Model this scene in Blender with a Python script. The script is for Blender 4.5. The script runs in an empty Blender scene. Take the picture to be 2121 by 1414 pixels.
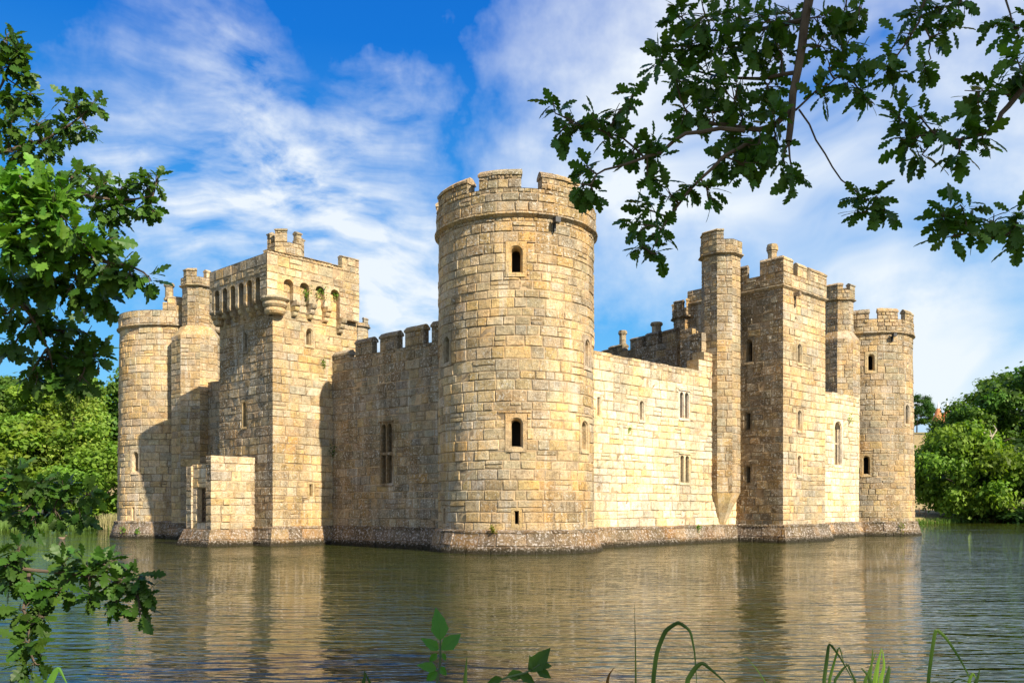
import bpy, math, random
import numpy as np
from mathutils import Vector, noise
from mathutils.geometry import tessellate_polygon

# ------------------------------------------------------------------ camera
F, CX, HY, CH = 1822.0, 1060.5, 1051.0, 2.07      # focal length / centre / horizon in photo pixels, eye height
scene = bpy.context.scene
C = scene.collection
cam_d = bpy.data.cameras.new("camera")
cam = bpy.data.objects.new("camera", cam_d)
C.objects.link(cam)
cam.location = (0, 0, CH)
cam.rotation_euler = (math.radians(90), 0, 0)
cam_d.sensor_width = 36
cam_d.lens = 36 * F / 2121
cam_d.shift_y = (HY - 707) / 2121
cam_d.clip_start = 0.05
cam_d.clip_end = 3000
scene.camera = cam

# ------------------------------------------------------------------ light
SUN_EL, = (math.radians(36.0),)
SUN_AZ = math.radians(138.4)          # compass bearing of the sun, from +Y towards +X
sun_d = bpy.data.lights.new("sun", 'SUN')
sun_d.energy = 4.9
sun_d.angle = math.radians(0.5)
sun_d.color = (1.0, 0.89, 0.71)
sun = bpy.data.objects.new("sun", sun_d)
C.objects.link(sun)
to_sun = Vector((math.sin(SUN_AZ) * math.cos(SUN_EL), math.cos(SUN_AZ) * math.cos(SUN_EL), math.sin(SUN_EL)))
sun.rotation_euler = to_sun.to_track_quat('Z', 'Y').to_euler()
scene.view_settings.view_transform = 'Standard'
scene.view_settings.look = 'None'
scene.view_settings.exposure = 1.03
scene.view_settings.gamma = 1.0

def N(nt, typ, **kw):
    n = nt.nodes.new(typ)
    for k, v in kw.items():
        setattr(n, k, v)
    return n

def math_node(nt, op, a, b=None, clamp=False):
    m = nt.nodes.new('ShaderNodeMath'); m.operation = op; m.use_clamp = clamp
    for i, v in enumerate((a, b)):
        if v is None: continue
        if isinstance(v, (int, float)): m.inputs[i].default_value = v
        else: nt.links.new(v, m.inputs[i])
    return m.outputs[0]

def mixc(nt, fac, a, b, blend='MIX'):
    m = nt.nodes.new('ShaderNodeMix'); m.data_type = 'RGBA'; m.blend_type = blend
    for i, v in ((0, fac), (6, a), (7, b)):
        if isinstance(v, (int, float)): m.inputs[i].default_value = v
        elif isinstance(v, tuple): m.inputs[i].default_value = v if len(v) == 4 else (*v, 1)
        else: nt.links.new(v, m.inputs[i])
    return m.outputs[2]

def ramp(nt, fac, stops, interp='LINEAR'):
    r = nt.nodes.new('ShaderNodeValToRGB'); r.color_ramp.interpolation = interp
    e = r.color_ramp.elements
    while len(e) < len(stops): e.new(0.5)
    for el, (p, c) in zip(e, stops):
        el.position = p; el.color = c if isinstance(c, tuple) and len(c) == 4 else ((c, c, c, 1) if isinstance(c, (int, float)) else (*c, 1))
    nt.links.new(fac, r.inputs[0])
    return r.outputs[0]

def noise_n(nt, vec, scale, detail=4, rough=0.55, dist=0.0, w=None):
    n = nt.nodes.new('ShaderNodeTexNoise')
    n.inputs['Scale'].default_value = scale; n.inputs['Detail'].default_value = detail
    n.inputs['Roughness'].default_value = rough; n.inputs['Distortion'].default_value = dist
    if vec is not None: nt.links.new(vec, n.inputs['Vector'])
    return n.outputs['Fac']

world = bpy.data.worlds.new("World")
scene.world = world
world.use_nodes = True
nt = world.node_tree
nt.nodes.clear()
sky = N(nt, 'ShaderNodeTexSky', sky_type='NISHITA', sun_disc=False, sun_elevation=SUN_EL, sun_rotation=SUN_AZ,
        altitude=0, air_density=1.0, dust_density=0.3, ozone_density=2.5)
tc = N(nt, 'ShaderNodeTexCoord')
sep = N(nt, 'ShaderNodeSeparateXYZ'); nt.links.new(tc.outputs['Generated'], sep.inputs[0])
dx, dy, dz = sep.outputs
az = math_node(nt, 'ARCTAN2', dx, dy)
el = math_node(nt, 'ARCSINE', dz)

comb0 = N(nt, 'ShaderNodeCombineXYZ'); nt.links.new(az, comb0.inputs[0]); nt.links.new(el, comb0.inputs[1])
w0 = N(nt, 'ShaderNodeTexNoise'); w0.inputs['Scale'].default_value = 5.0; w0.inputs['Detail'].default_value = 6; w0.inputs['Roughness'].default_value = .6
nt.links.new(comb0.outputs[0], w0.inputs['Vector'])
ws = N(nt, 'ShaderNodeSeparateColor'); nt.links.new(w0.outputs['Color'], ws.inputs[0])
azw = math_node(nt, 'ADD', az, math_node(nt, 'MULTIPLY', math_node(nt, 'SUBTRACT', ws.outputs[0], 0.5), 0.42))
elw = math_node(nt, 'ADD', el, math_node(nt, 'MULTIPLY', math_node(nt, 'SUBTRACT', ws.outputs[1], 0.5), 0.30))

def blob(a0, e0, ra, re, rot=0.0, soft=1.0):
    """soft elliptical cloud field centred on a bearing / elevation in degrees"""
    a = math_node(nt, 'SUBTRACT', azw, math.radians(a0)); e = math_node(nt, 'SUBTRACT', elw, math.radians(e0))
    c, s = math.cos(math.radians(rot)), math.sin(math.radians(rot))
    p = math_node(nt, 'ADD', math_node(nt, 'MULTIPLY', a, c / math.radians(ra)), math_node(nt, 'MULTIPLY', e, s / math.radians(ra)))
    q = math_node(nt, 'ADD', math_node(nt, 'MULTIPLY', a, -s / math.radians(re)), math_node(nt, 'MULTIPLY', e, c / math.radians(re)))
    r2 = math_node(nt, 'ADD', math_node(nt, 'MULTIPLY', p, p), math_node(nt, 'MULTIPLY', q, q))
    return math_node(nt, 'SUBTRACT', 1.0, math_node(nt, 'POWER', r2, 0.5), clamp=True)

comb = N(nt, 'ShaderNodeCombineXYZ'); nt.links.new(az, comb.inputs[0]); nt.links.new(el, comb.inputs[1])
mp = N(nt, 'ShaderNodeMapping'); mp.inputs['Rotation'].default_value = (0, 0, math.radians(33)); mp.inputs['Scale'].default_value = (1.0, 2.7, 1)
nt.links.new(comb.outputs[0], mp.inputs[0])
mp2 = N(nt, 'ShaderNodeMapping'); mp2.inputs['Rotation'].default_value = (0, 0, math.radians(-12)); mp2.inputs['Scale'].default_value = (1.0, 2.2, 1)
nt.links.new(comb.outputs[0], mp2.inputs[0])
# domain warp
wn = N(nt, 'ShaderNodeTexNoise'); wn.inputs['Scale'].default_value = 3.2; wn.inputs['Detail'].default_value = 3
nt.links.new(comb.outputs[0], wn.inputs['Vector'])
vs = N(nt, 'ShaderNodeVectorMath', operation='MULTIPLY_ADD'); nt.links.new(wn.outputs['Color'], vs.inputs[0])
vs.inputs[1].default_value = (0.34, 0.34, 0.0); nt.links.new(mp.outputs[0], vs.inputs[2])
vs2 = N(nt, 'ShaderNodeVectorMath', operation='MULTIPLY_ADD'); nt.links.new(wn.outputs['Color'], vs2.inputs[0])
vs2.inputs[1].default_value = (0.4, 0.4, 0.0); nt.links.new(mp2.outputs[0], vs2.inputs[2])
n1 = noise_n(nt, vs.outputs[0], 5.5, 8, 0.58)
n2 = noise_n(nt, vs2.outputs[0], 3.4, 5, 0.5)
n3 = noise_n(nt, vs.outputs[0], 15.0, 4, 0.5)
fan = blob(-14, 19, 15, 9.5, -38)
fan2 = blob(-5, 10, 12, 7.5, -38)
low = blob(-20, 16, 10, 4, 20)
big = blob(17, 22, 21, 14, -12)
rlow = blob(27, 8, 16, 5.5, 6)
gap = blob(4, 25, 6.5, 9, 35)
masks = math_node(nt, 'ADD', math_node(nt, 'MULTIPLY', fan, 1.35), math_node(nt, 'MULTIPLY', fan2, 0.8))
masks = math_node(nt, 'ADD', masks, math_node(nt, 'MULTIPLY', low, 0.6))
cirrus = math_node(nt, 'MULTIPLY', masks, math_node(nt, 'MULTIPLY', math_node(nt, 'SUBTRACT', math_node(nt, 'ADD', n1, math_node(nt, 'MULTIPLY', n3, 0.4)), 0.54), 4.0), clamp=True)
soft = math_node(nt, 'ADD', math_node(nt, 'MULTIPLY', big, 2.6), math_node(nt, 'MULTIPLY', rlow, 1.9))
softc = math_node(nt, 'MULTIPLY', math_node(nt, 'MINIMUM', soft, 1.3), math_node(nt, 'MULTIPLY', math_node(nt, 'SUBTRACT', n2, 0.24), 2.4), clamp=True)
elsewhere = math_node(nt, 'MULTIPLY', math_node(nt, 'GREATER_THAN', math_node(nt, 'ABSOLUTE', az), 0.75), math_node(nt, 'MULTIPLY', math_node(nt, 'SUBTRACT', n2, 0.36), 3.0), clamp=True)
cl = math_node(nt, 'MAXIMUM', math_node(nt, 'MULTIPLY', cirrus, 0.92), math_node(nt, 'MULTIPLY', softc, 0.93))
cl = math_node(nt, 'MAXIMUM', cl, elsewhere)
# sky blue, a little deeper overhead than Nishita gives
hs = N(nt, 'ShaderNodeHueSaturation'); hs.inputs['Saturation'].default_value = 1.35; hs.inputs['Hue'].default_value = 0.497
nt.links.new(sky.outputs[0], hs.inputs['Color'])
cloudcol = mixc(nt, math_node(nt, 'MULTIPLY', el, 1.6, clamp=True), (4.5, 4.8, 4.95), (4.5, 4.8, 5.1))
behind = ramp(nt, math_node(nt, 'MULTIPLY', math_node(nt, 'ABSOLUTE', az), 0.318), [(0.22, (1, 1, 1)), (0.4, (1.25, 1.2, 1.12))])
cloudcol = mixc(nt, 1.0, cloudcol, behind, 'MULTIPLY')
azure = ramp(nt, math_node(nt, 'MULTIPLY', el, 1.7), [(0.0, (.150, .325, .47)), (0.22, (.085, .275, .47)), (0.50, (.026, .170, .42)), (0.82, (.002, .085, .34)), (1.0, (.002, .070, .31))])
azs = N(nt, 'ShaderNodeVectorMath', operation='SCALE'); azs.inputs['Scale'].default_value = 10.0; nt.links.new(azure, azs.inputs[0])
skyc = mixc(nt, 0.9, hs.outputs[0], azs.outputs[0])
final = mixc(nt, cl, skyc, cloudcol)
bg = N(nt, 'ShaderNodeBackground'); bg.inputs['Strength'].default_value = 0.10
nt.links.new(final, bg.inputs['Color'])
out = N(nt, 'ShaderNodeOutputWorld'); nt.links.new(bg.outputs[0], out.inputs[0])

# ------------------------------------------------------------------ tagging helpers
def tag(o, label=None, cat=None, group=None, kind=None):
    if label: o['label'] = label
    if cat: o['category'] = cat
    if group: o['group'] = group
    if kind: o['kind'] = kind
    return o

def empty(name, loc, label, cat, group=None, rz=0):
    o = bpy.data.objects.new(name, None)
    o.location = loc; o.rotation_euler[2] = rz
    C.objects.link(o)
    return tag(o, label, cat, group)

class MB:
    def __init__(s):
        s.v = []; s.f = []; s.c = []; s.m = []
    def face(s, pts, col=(0.4, 0.32, 0.2, 0.3), mat=0):
        i = len(s.v); s.v.extend(pts); s.f.append(tuple(range(i, i + len(pts)))); s.c.append(col); s.m.append(mat)
    def grid(s, rows, col, mat=0, flip=False):
        i = len(s.v); nr = len(rows); nc = len(rows[0])
        for r in rows: s.v.extend(r)
        for a in range(nr - 1):
            for b in range(nc - 1):
                q = (i + a*nc + b, i + a*nc + b + 1, i + (a+1)*nc + b + 1, i + (a+1)*nc + b)
                s.f.append(q[::-1] if flip else q); s.c.append(col); s.m.append(mat)
    def build(s, name, mats, parent=None, smooth=False, label=None, world_space=True):
        me = bpy.data.meshes.new(name)
        me.from_pydata([tuple(p) for p in s.v], [], s.f)
        if not isinstance(mats, (list, tuple)): mats = [mats]
        for m in mats: me.materials.append(m)
        me.polygons.foreach_set('material_index', s.m)
        ca = me.color_attributes.new('col', 'FLOAT_COLOR', 'CORNER')
        ln = np.array([len(f) for f in s.f]); cc = np.array([c if len(c) == 4 else (*c, 0.0) for c in s.c], dtype=np.float32)
        ca.data.foreach_set('color', np.repeat(cc, ln, axis=0).ravel())
        if smooth: me.polygons.foreach_set('use_smooth', [True] * len(s.f))
        me.update()
        o = bpy.data.objects.new(name, me); C.objects.link(o)
        if parent is not None:
            o.parent = parent
            if parent.type == 'EMPTY' and world_space:
                o.matrix_parent_inverse = parent.matrix_basis.inverted()
        if label: o['label'] = label
        return o

# ------------------------------------------------------------------ materials
def stone_material(name, bump=1.0, white=0.75, fine=1.0):
    m = bpy.data.materials.new(name); m.use_nodes = True; nt = m.node_tree
    b = nt.nodes['Principled BSDF']
    g = N(nt, 'ShaderNodeNewGeometry'); P = g.outputs['Position']
    at = N(nt, 'ShaderNodeAttribute', attribute_name='col')
    col = at.outputs['Color']; wear = at.outputs['Alpha']
    big = noise_n(nt, P, 0.55, 5, 0.6)
    mid = noise_n(nt, P, 4.0, 6, 0.65)
    fin = noise_n(nt, P, 17.0, 6, 0.75)
    col = mixc(nt, 1.0, col, ramp(nt, mid, [(0.25, (0.55, 0.52, 0.47)), (0.5, (1.0, 1.0, 1.0)), (0.75, (1.3, 1.28, 1.22))]), 'MULTIPLY')
    col = mixc(nt, fine, col, ramp(nt, fin, [(0.3, (0.40, 0.36, 0.31)), (0.46, (0.95, 0.94, 0.92)), (0.72, (1.3, 1.3, 1.3))]), 'MULTIPLY')
    # pits and cracks
    pit = noise_n(nt, P, 34.0, 3, 0.6)
    col = mixc(nt, ramp(nt, pit, [(0.30, 0.8), (0.38, 0.0)]), col, (0.10, 0.065, 0.035))
    # vertical run-off stains: noise stretched in z
    mpz = N(nt, 'ShaderNodeMapping'); mpz.inputs['Scale'].default_value = (2.2, 2.2, 0.16); nt.links.new(P, mpz.inputs[0])
    run = noise_n(nt, mpz.outputs[0], 1.0, 5, 0.65)
    w1 = math_node(nt, 'MULTIPLY', ramp(nt, run, [(0.44, 0.0), (0.58, 1.0)]), math_node(nt, 'MULTIPLY', wear, 1.35), clamp=True)
    w2 = math_node(nt, 'MULTIPLY', ramp(nt, mid, [(0.42, 0.0), (0.6, 1.0)]), wear, clamp=True)
    fac = math_node(nt, 'MAXIMUM', math_node(nt, 'MULTIPLY', w1, 0.8), math_node(nt, 'MULTIPLY', w2, 0.75))
    fac = math_node(nt, 'MULTIPLY', fac, ramp(nt, fin, [(0.35, 1.0), (0.6, 0.30)]))
    col = mixc(nt, math_node(nt, 'MULTIPLY', ramp(nt, run, [(0.34, 0.75), (0.42, 0.0)]), ramp(nt, fin, [(0.4, 0.3), (0.6, 1.0)])), col, (.60, .55, .46))
    warm = ramp(nt, big, [(0.36, (1.12, .98, .78)), (0.5, (1, 1, 1)), (0.64, (.76, .82, .90))])
    huge = noise_n(nt, P, .22, 5, .68)
    warm = mixc(nt, 1.0, warm, ramp(nt, huge, [(0.38, (.80, .80, .80)), (0.5, (1, 1, 1)), (0.62, (1.22, 1.22, 1.24))]), 'MULTIPLY')
    col = mixc(nt, 1.0, col, warm, 'MULTIPLY')
    col = mixc(nt, fac, col, (0.075, 0.052, 0.030))
    # pale crusty lichen
    lich = noise_n(nt, P, 9.0, 5, 0.7)
    lf = math_node(nt, 'MULTIPLY', ramp(nt, lich, [(0.55, 0.0), (0.62, 1.0)]), math_node(nt, 'ADD', math_node(nt, 'MULTIPLY', wear, white), 0.12), clamp=True)
    col = mixc(nt, lf, col, (0.58, 0.55, 0.48))
    lich2 = noise_n(nt, P, 3.1, 6, 0.7)
    of = math_node(nt, 'MULTIPLY', ramp(nt, lich2, [(0.66, 0.0), (0.72, 1.0)]), 0.4)
    col = mixc(nt, of, col, (0.46, 0.24, 0.06))
    if white > 1:
        sp = N(nt, 'ShaderNodeSeparateXYZ'); nt.links.new(P, sp.inputs[0])
        zz = math_node(nt, 'ADD', sp.outputs[2], math_node(nt, 'MULTIPLY', math_node(nt, 'SUBTRACT', lich, 0.5), 0.5))
        col = mixc(nt, math_node(nt, 'MULTIPLY', ramp(nt, zz, [(0.62, 0.0), (0.9, 0.5)]), ramp(nt, big, [(.45, 0.0), (.6, 1.0)])), col, (.055, .050, .016))
        col = mixc(nt, 1.0, col, (.84, .78, .76), 'MULTIPLY')
        col = mixc(nt, ramp(nt, lich, [(0.53, 0.0), (0.60, 0.7)]), col, (.50, .45, .41))
        col = mixc(nt, ramp(nt, zz, [(0.14, 0.94), (0.42, 0.0)]), col, (.022, .020, .011))
    nt.links.new(col, b.inputs['Base Color'])
    b.inputs['Roughness'].default_value = 0.92
    b.inputs['Specular IOR Level'].default_value = 0.15
    h = math_node(nt, 'ADD', math_node(nt, 'MULTIPLY', mid, 0.7), math_node(nt, 'MULTIPLY', fin, 0.5))
    h = math_node(nt, 'ADD', h, math_node(nt, 'MULTIPLY', pit, 0.2))
    bp = N(nt, 'ShaderNodeBump'); bp.inputs['Strength'].default_value = 1.0 * bump; bp.inputs['Distance'].default_value = 0.10
    nt.links.new(h, bp.inputs['Height']); nt.links.new(bp.outputs[0], b.inputs['Normal'])
    return m

def plain(name, col, rough=0.8, nz=0.25, scale=8, metal=0.0, bump=0.0):
    m = bpy.data.materials.new(name); m.use_nodes = True; nt = m.node_tree; b = nt.nodes['Principled BSDF']
    tcn = N(nt, 'ShaderNodeTexCoord')
    f = noise_n(nt, tcn.outputs['Object'], scale, 5, 0.6)
    lo = tuple(c * (1 - nz) for c in col); hi = tuple(min(1, c * (1 + nz)) for c in col)
    nt.links.new(ramp(nt, f, [(0.3, lo), (0.7, hi)]), b.inputs['Base Color'])
    b.inputs['Roughness'].default_value = rough; b.inputs['Metallic'].default_value = metal
    if bump:
        bp = N(nt, 'ShaderNodeBump'); bp.inputs['Strength'].default_value = bump; bp.inputs['Distance'].default_value = 0.02
        nt.links.new(f, bp.inputs['Height']); nt.links.new(bp.outputs[0], b.inputs['Normal'])
    return m

STONE = stone_material('weathered_sandstone')
PLINTH = stone_material('lichened_plinth_stone', 1.2, 1.3)
MORTAR = plain('lime_mortar', (0.30, 0.215, 0.125), 0.95, 0.75, 1.3, bump=0.6)
VOID = plain('interior_darkness_black', (0.022, 0.016, 0.012), 0.95)
MATS = [STONE, MORTAR, VOID]
PMATS = [PLINTH, PLINTH, VOID]

rng = random.Random(11)

TAN, PALE, GREY, OCHRE, BROWN = (.56, .42, .235), (.62, .515, .36), (.40, .355, .27), (.57, .375, .14), (.28, .19, .10)
def palette(wt, wear, hi=1.0, seed=0, darktop=None):
    """wt = weights of (tan, pale, grey, ochre, brown)"""
    cols = (TAN, PALE, GREY, OCHRE, BROWN)
    tot = sum(wt); mean = tuple(sum(w * c[i] for w, c in zip(wt, cols)) / tot for i in range(3))
    def f(p, r=rng):
        n = noise.noise(Vector((p[0] * .28 + seed, p[1] * .28, p[2] * .28)))
        n2 = noise.noise(Vector((p[0] * .6, p[1] * .6 + seed + 9, p[2] * .35)))
        w = list(wt); w[2] *= max(.1, 1 + 2.2 * n); w[3] *= max(.1, 1 - 2.2 * n); w[4] *= max(.1, 1 + 2 * n2)
        if darktop and p[2] > darktop: w[4] += .35; w[1] *= .4
        c = r.choices(cols, w)[0]; c = tuple(q * .48 + m * .52 for q, m in zip(c, mean))
        k = hi * r.uniform(.84, 1.13)
        ww = wear * max(0.0, 1 + 1.6 * n2) + (.35 if darktop and p[2] > darktop else 0)
        return (c[0] * k * r.uniform(.97, 1.03), c[1] * k, c[2] * k * r.uniform(.92, 1.08), min(1, max(0, ww)))
    return f
P_NEAR = palette((.46, .14, .24, .20, .08), .45, .98, 0, 13.6)
P_RIGHT = palette((.12, .72, .18, .05, .02), .28, 1.3, 3, 9.2)  # albedo lifted towards white: full sun on the right walls baked in
P_LEFTW = palette((.24, .06, .62, .08, .22), .78, .80, 5)  # stone greyed and darkened so the left curtain reads as in shadow
P_DARK = palette((.30, .06, .35, .10, .30), .75, .88, 7)  # dim palette: shade painted onto faces turned from the sun
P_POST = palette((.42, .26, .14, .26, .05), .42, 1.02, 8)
P_LT = palette((.46, .20, .20, .20, .05), .32, 1.0, 12, 13.8)
P_RT = palette((.42, .10, .34, .16, .08), .48, .88, 15, 14.2)
P_SQL = palette((.34, .08, .34, .12, .26), .9, .76, 17)  # base colour lowered to deepen the shade on left tower faces
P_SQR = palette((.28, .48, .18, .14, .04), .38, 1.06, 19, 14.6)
P_PL = palette((.22, .10, .40, .06, .34), .80, .62, 21)
P_PLR = palette((.25, .12, .40, .06, .25), .70, .74, 23)
P_TUR = palette((.45, .12, .35, .10, .10), .40, .85, 25)
P_INT = palette((.15, .03, .35, .06, .55), .85, .66, 27)

# ------------------------------------------------------------------ wall surfaces
def right_of(n): return (-n[1], n[0])

class Edge:
    """flat wall face seen from outside: u runs to the viewer's right"""
    def __init__(s, A, B, mA=None, mB=None, off=None):
        s.A, s.B = Vector(A), Vector(B); d = (s.B - s.A); s.len = d.length; d.normalize()
        s.n = Vector((d.y, -d.x)); s.d = d
        s.mA = Vector(mA) if mA is not None else s.n; s.mB = Vector(mB) if mB is not None else s.n
        s.off = off or (lambda z: 0.0); s.curved = False
    def P(s, u, z, dd=0.0):
        D = dd + s.off(z)
        a = s.A + s.mA * D; b = s.B + s.mB * D
        p = a.lerp(b, u / s.len)
        return Vector((p.x, p.y, z))
    def frame(s, u, z):
        return s.P(u, z), Vector((s.d.x, s.d.y, 0)), Vector((s.n.x, s.n.y, 0))
    def hit(s, px):
        k = (px - CX) / F
        return (k * s.A.y - s.A.x) / (s.d.x - k * s.d.y)

class Cyl:
    def __init__(s, c, r, off=None):
        s.c = Vector(c); s.R = r; s.len = 2 * math.pi * r; s.off = off or (lambda z: 0.0); s.curved = True
    def P(s, u, z, dd=0.0):
        t = u / s.R; r = s.R + dd + s.off(z)
        return Vector((s.c.x + r * math.sin(t), s.c.y - r * math.cos(t), z))
    def frame(s, u, z):
        t = u / s.R
        return s.P(u, z), Vector((math.cos(t), math.sin(t), 0)), Vector((math.sin(t), -math.cos(t), 0))
    def hit(s, px):
        k = (px - CX) / F; d = Vector((k, 1)).normalized()
        b = d.dot(s.c); disc = b * b - (s.c.length_squared - s.R ** 2)
        if disc < 0: disc = 0
        p = d * (b - math.sqrt(disc)) - s.c
        return math.atan2(p.x, -p.y) * s.R

def prism(pts, off=None):
    """edges of a closed plan polygon listed so that the outside is on each edge's viewer side (counter-clockwise)"""
    n = len(pts); P = [Vector(p) for p in pts]; nm = []
    for i in range(n):
        d = (P[(i+1) % n] - P[i]).normalized(); nm.append(Vector((d.y, -d.x)))
    mit = []
    for i in range(n):
        a, b = nm[i-1], nm[i]; m = (a + b); m = m / m.length; mit.append(m / m.dot(b))
    return [Edge(P[i], P[(i+1) % n], mit[i], mit[(i+1) % n], off) for i in range(n)]

def zpx(py, depth): return CH + (HY - py) / F * depth

def subtract(rects, h):
    out = []
    for (a, b, c, d) in rects:
        if h[0] >= b or h[1] <= a or h[2] >= d or h[3] <= c: out.append((a, b, c, d)); continue
        if h[2] > c: out.append((a, b, c, h[2]))
        if h[3] < d: out.append((a, b, h[3], d))
        c2, d2 = max(c, h[2]), min(d, h[3])
        if h[0] > a: out.append((a, h[0], c2, d2))
        if h[1] < b: out.append((h[1], b, c2, d2))
    return out

def courses(z0, z1, ch, r):
    zs = [z0]
    while zs[-1] < z1 - ch * 1.4: zs.append(zs[-1] + ch * r.uniform(.78, 1.2))
    if z1 - zs[-1] > ch * 1.15: zs.append((zs[-1] + z1) / 2)
    zs.append(z1)
    return zs

def stone(mb, S, a, b, c, d, pal, r, e0, e1, rough=1.0, mat=0):
    w, hgt = b - a, d - c
    if w < .05 or hgt < .05: return
    g = .012; bv = min(.035, w * .25, hgt * .25)
    h = .03 if (e0 or e1) else r.uniform(.005, .05) * rough
    if r.random() < .03 and not (e0 or e1): h = .002
    col = pal(S.P((a + b) / 2, (c + d) / 2))
    ex0, ex1 = (0 if e0 else g), (0 if e1 else g)
    nu = max(1, min(4, int(w / .24))); nz = 2 if hgt > .3 else 1
    us = [a + ex0] + [a + ex0 + bv + (w - ex0 - ex1 - 2 * bv) * i / nu for i in range(nu + 1)] + [b - ex1]
    zs = [c + g] + [c + g + bv + (hgt - 2 * g - 2 * bv) * i / nz for i in range(nz + 1)] + [d - g]
    rows = []
    tilt = r.uniform(-.03, .03) * rough
    for j, z in enumerate(zs):
        row = []
        for i, u in enumerate(us):
            bi = i in (0, len(us) - 1); bj = j in (0, len(zs) - 1)
            end = (i == 0 and e0) or (i == len(us) - 1 and e1)
            if bi and bj and not end:
                u2 = u + (.012 if i == 0 else -.012); z2 = z + (.012 if j == 0 else -.012)
            else: u2, z2 = u, z
            if bj or (bi and not end): dd = -.008
            elif end: dd = .03
            else:
                dd = h + tilt * (i / len(us) - .5) + r.gauss(0, .007) * rough
                u2 += r.gauss(0, .006); z2 += r.gauss(0, .006)
            if end and bj: dd = .015
            z2 += .028 * noise.noise(Vector((u * .45, z * .8, S.len)))
            row.append(S.P(u2, z2, dd))
        rows.append(row)
    mb.grid(rows, col, mat)

def masonry(mb, S, u0, u1, z0, z1, holes=(), pal=P_NEAR, ch=.46, cw=(.45, 1.05), ends=(True, True), rough=1.0, zs=None, r=rng, back=-0.002):
    zs = zs or courses(z0, z1, ch, r)
    # mortar bed behind the stones
    du = .35 if S.curved else 50
    n = max(1, int(math.ceil((u1 - u0) / du)))
    for i in range(n):
        rc = [(u0 + (u1 - u0) * i / n, u0 + (u1 - u0) * (i + 1) / n, z0, z1)]
        for h in holes: rc = subtract(rc, h)
        for (a, b, c, d) in rc:
            mb.face([S.P(a, c, back), S.P(b, c, back), S.P(b, d, back), S.P(a, d, back)], (.4, .3, .2, .2), 1)
    for c, d in zip(zs, zs[1:]):
        us = [u0]
        while us[-1] < u1 - cw[0] * .7:
            us.append(us[-1] + (d - c) / .46 * r.uniform(*cw))
        if u1 - us[-1] < cw[0] * .5 and len(us) > 1: us[-1] = u1
        else: us.append(u1)
        if us[-1] != u1: us[-1] = u1
        for a, b in zip(us, us[1:]):
            rs = [(a, b, c, d)]
            if r.random() < .05 and d - c > .35: rs = [(a, b, c, (c + d) / 2), (a, b, (c + d) / 2, d)]
            for h in holes: rs = subtract(rs, h)
            for q in rs:
                stone(mb, S, *q, pal, r, ends[0] and abs(q[0] - u0) < 1e-6, ends[1] and abs(q[1] - u1) < 1e-6, rough)

def sweep(mb, S, u0, u1, prof, pal, seg=.35, jit=.012, caps=True, mat=0, stones=.9, closed=True):
    """extrude a closed profile [(depth, z)...] along a wall face, as separate stones end to end"""
    L = u1 - u0; ns = max(1, int(round(L / stones)))
    prof = prof[::-1]
    for k in range(ns):
        a, b = u0 + L * k / ns, u0 + L * (k + 1) / ns
        a2 = a + (.006 if k else 0); b2 = b - (.006 if k < ns - 1 else 0)
        m = max(1, int(math.ceil((b - a) / seg))) if S.curved else 2
        col = pal(S.P((a + b) / 2, prof[0][1]))
        jz = rng.uniform(-jit, jit) ; jd = rng.uniform(-jit, jit)
        rows = []
        for i in range(m + 1):
            u = a2 + (b2 - a2) * i / m
            rows.append([S.P(u, z + (jz if dd > -.02 else 0) + rng.gauss(0, jit * .4), dd + (jd if dd > .02 else 0)) for dd, z in prof] )
            rows[-1].append(rows[-1][0])
        mb.grid(rows, col, mat)
        mb.face(rows[0][:-1][::-1], col, mat); mb.face(rows[-1][:-1], col, mat)

def string_course(S_list, z, pal, parent, proj=.13, hgt=.26, name='string_course', spans=None):
    mb = MB()
    for i, S in enumerate(S_list):
        a, b = spans[i] if spans else (0, S.len)
        sweep(mb, S, a, b, [(-.05, z), (.03, z), (proj, z + hgt * .45), (proj, z + hgt * .7), (.02, z + hgt), (-.05, z + hgt)], pal, mat=0)
    return mb.build(name, MATS, parent)

def merlon(S, u0, u1, z0, z1, t, pal, parent, cop=.30, e=.05, name='merlon', broken=0.0):
    mb = MB()
    masonry(mb, S, u0, u1, z0, z1, (), pal, .40, (.35, .75), rough=1.2)
    m = max(1, int(math.ceil((u1 - u0) / .35))) if S.curved else 1
    col = pal(S.P(u0, z0)); col2 = pal(S.P(u1, z0))
    # ends, back and top of the block
    for uu, fl, cc in ((u0, True, col), (u1, False, col2)):
        nz = max(2, int((z1 - z0) / .35)); nd = 3
        rows = [[S.P(uu, z0 + (z1 - z0) * j / nz, (.03 if i == 0 else 0) - t * i / nd) for i in range(nd + 1)] for j in range(nz + 1)]
        mb.grid(rows, cc, 0, flip=fl)
    rows = [[S.P(u0 + (u1 - u0) * i / m, z, -t) for i in range(m + 1)] for z in (z0, z1)]
    mb.grid(rows, col, 0, flip=True)
    rows = [[S.P(u0 + (u1 - u0) * i / m, z1, dd) for i in range(m + 1)] for dd in (.02, -t)]
    mb.grid(rows, col, 0)
    if cop:
        z = z1
        sweep(mb, S, u0 - e, u1 + e, [(-t - .06, z - .01), (.07, z - .01), (.08, z + cop * .34), (-t * .3, z + cop), (-t * .62, z + cop * 1.02), (-t - .06, z + cop * .4)],
              pal, jit=.018, stones=.8)
    return mb.build(name, MATS, parent)

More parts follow.
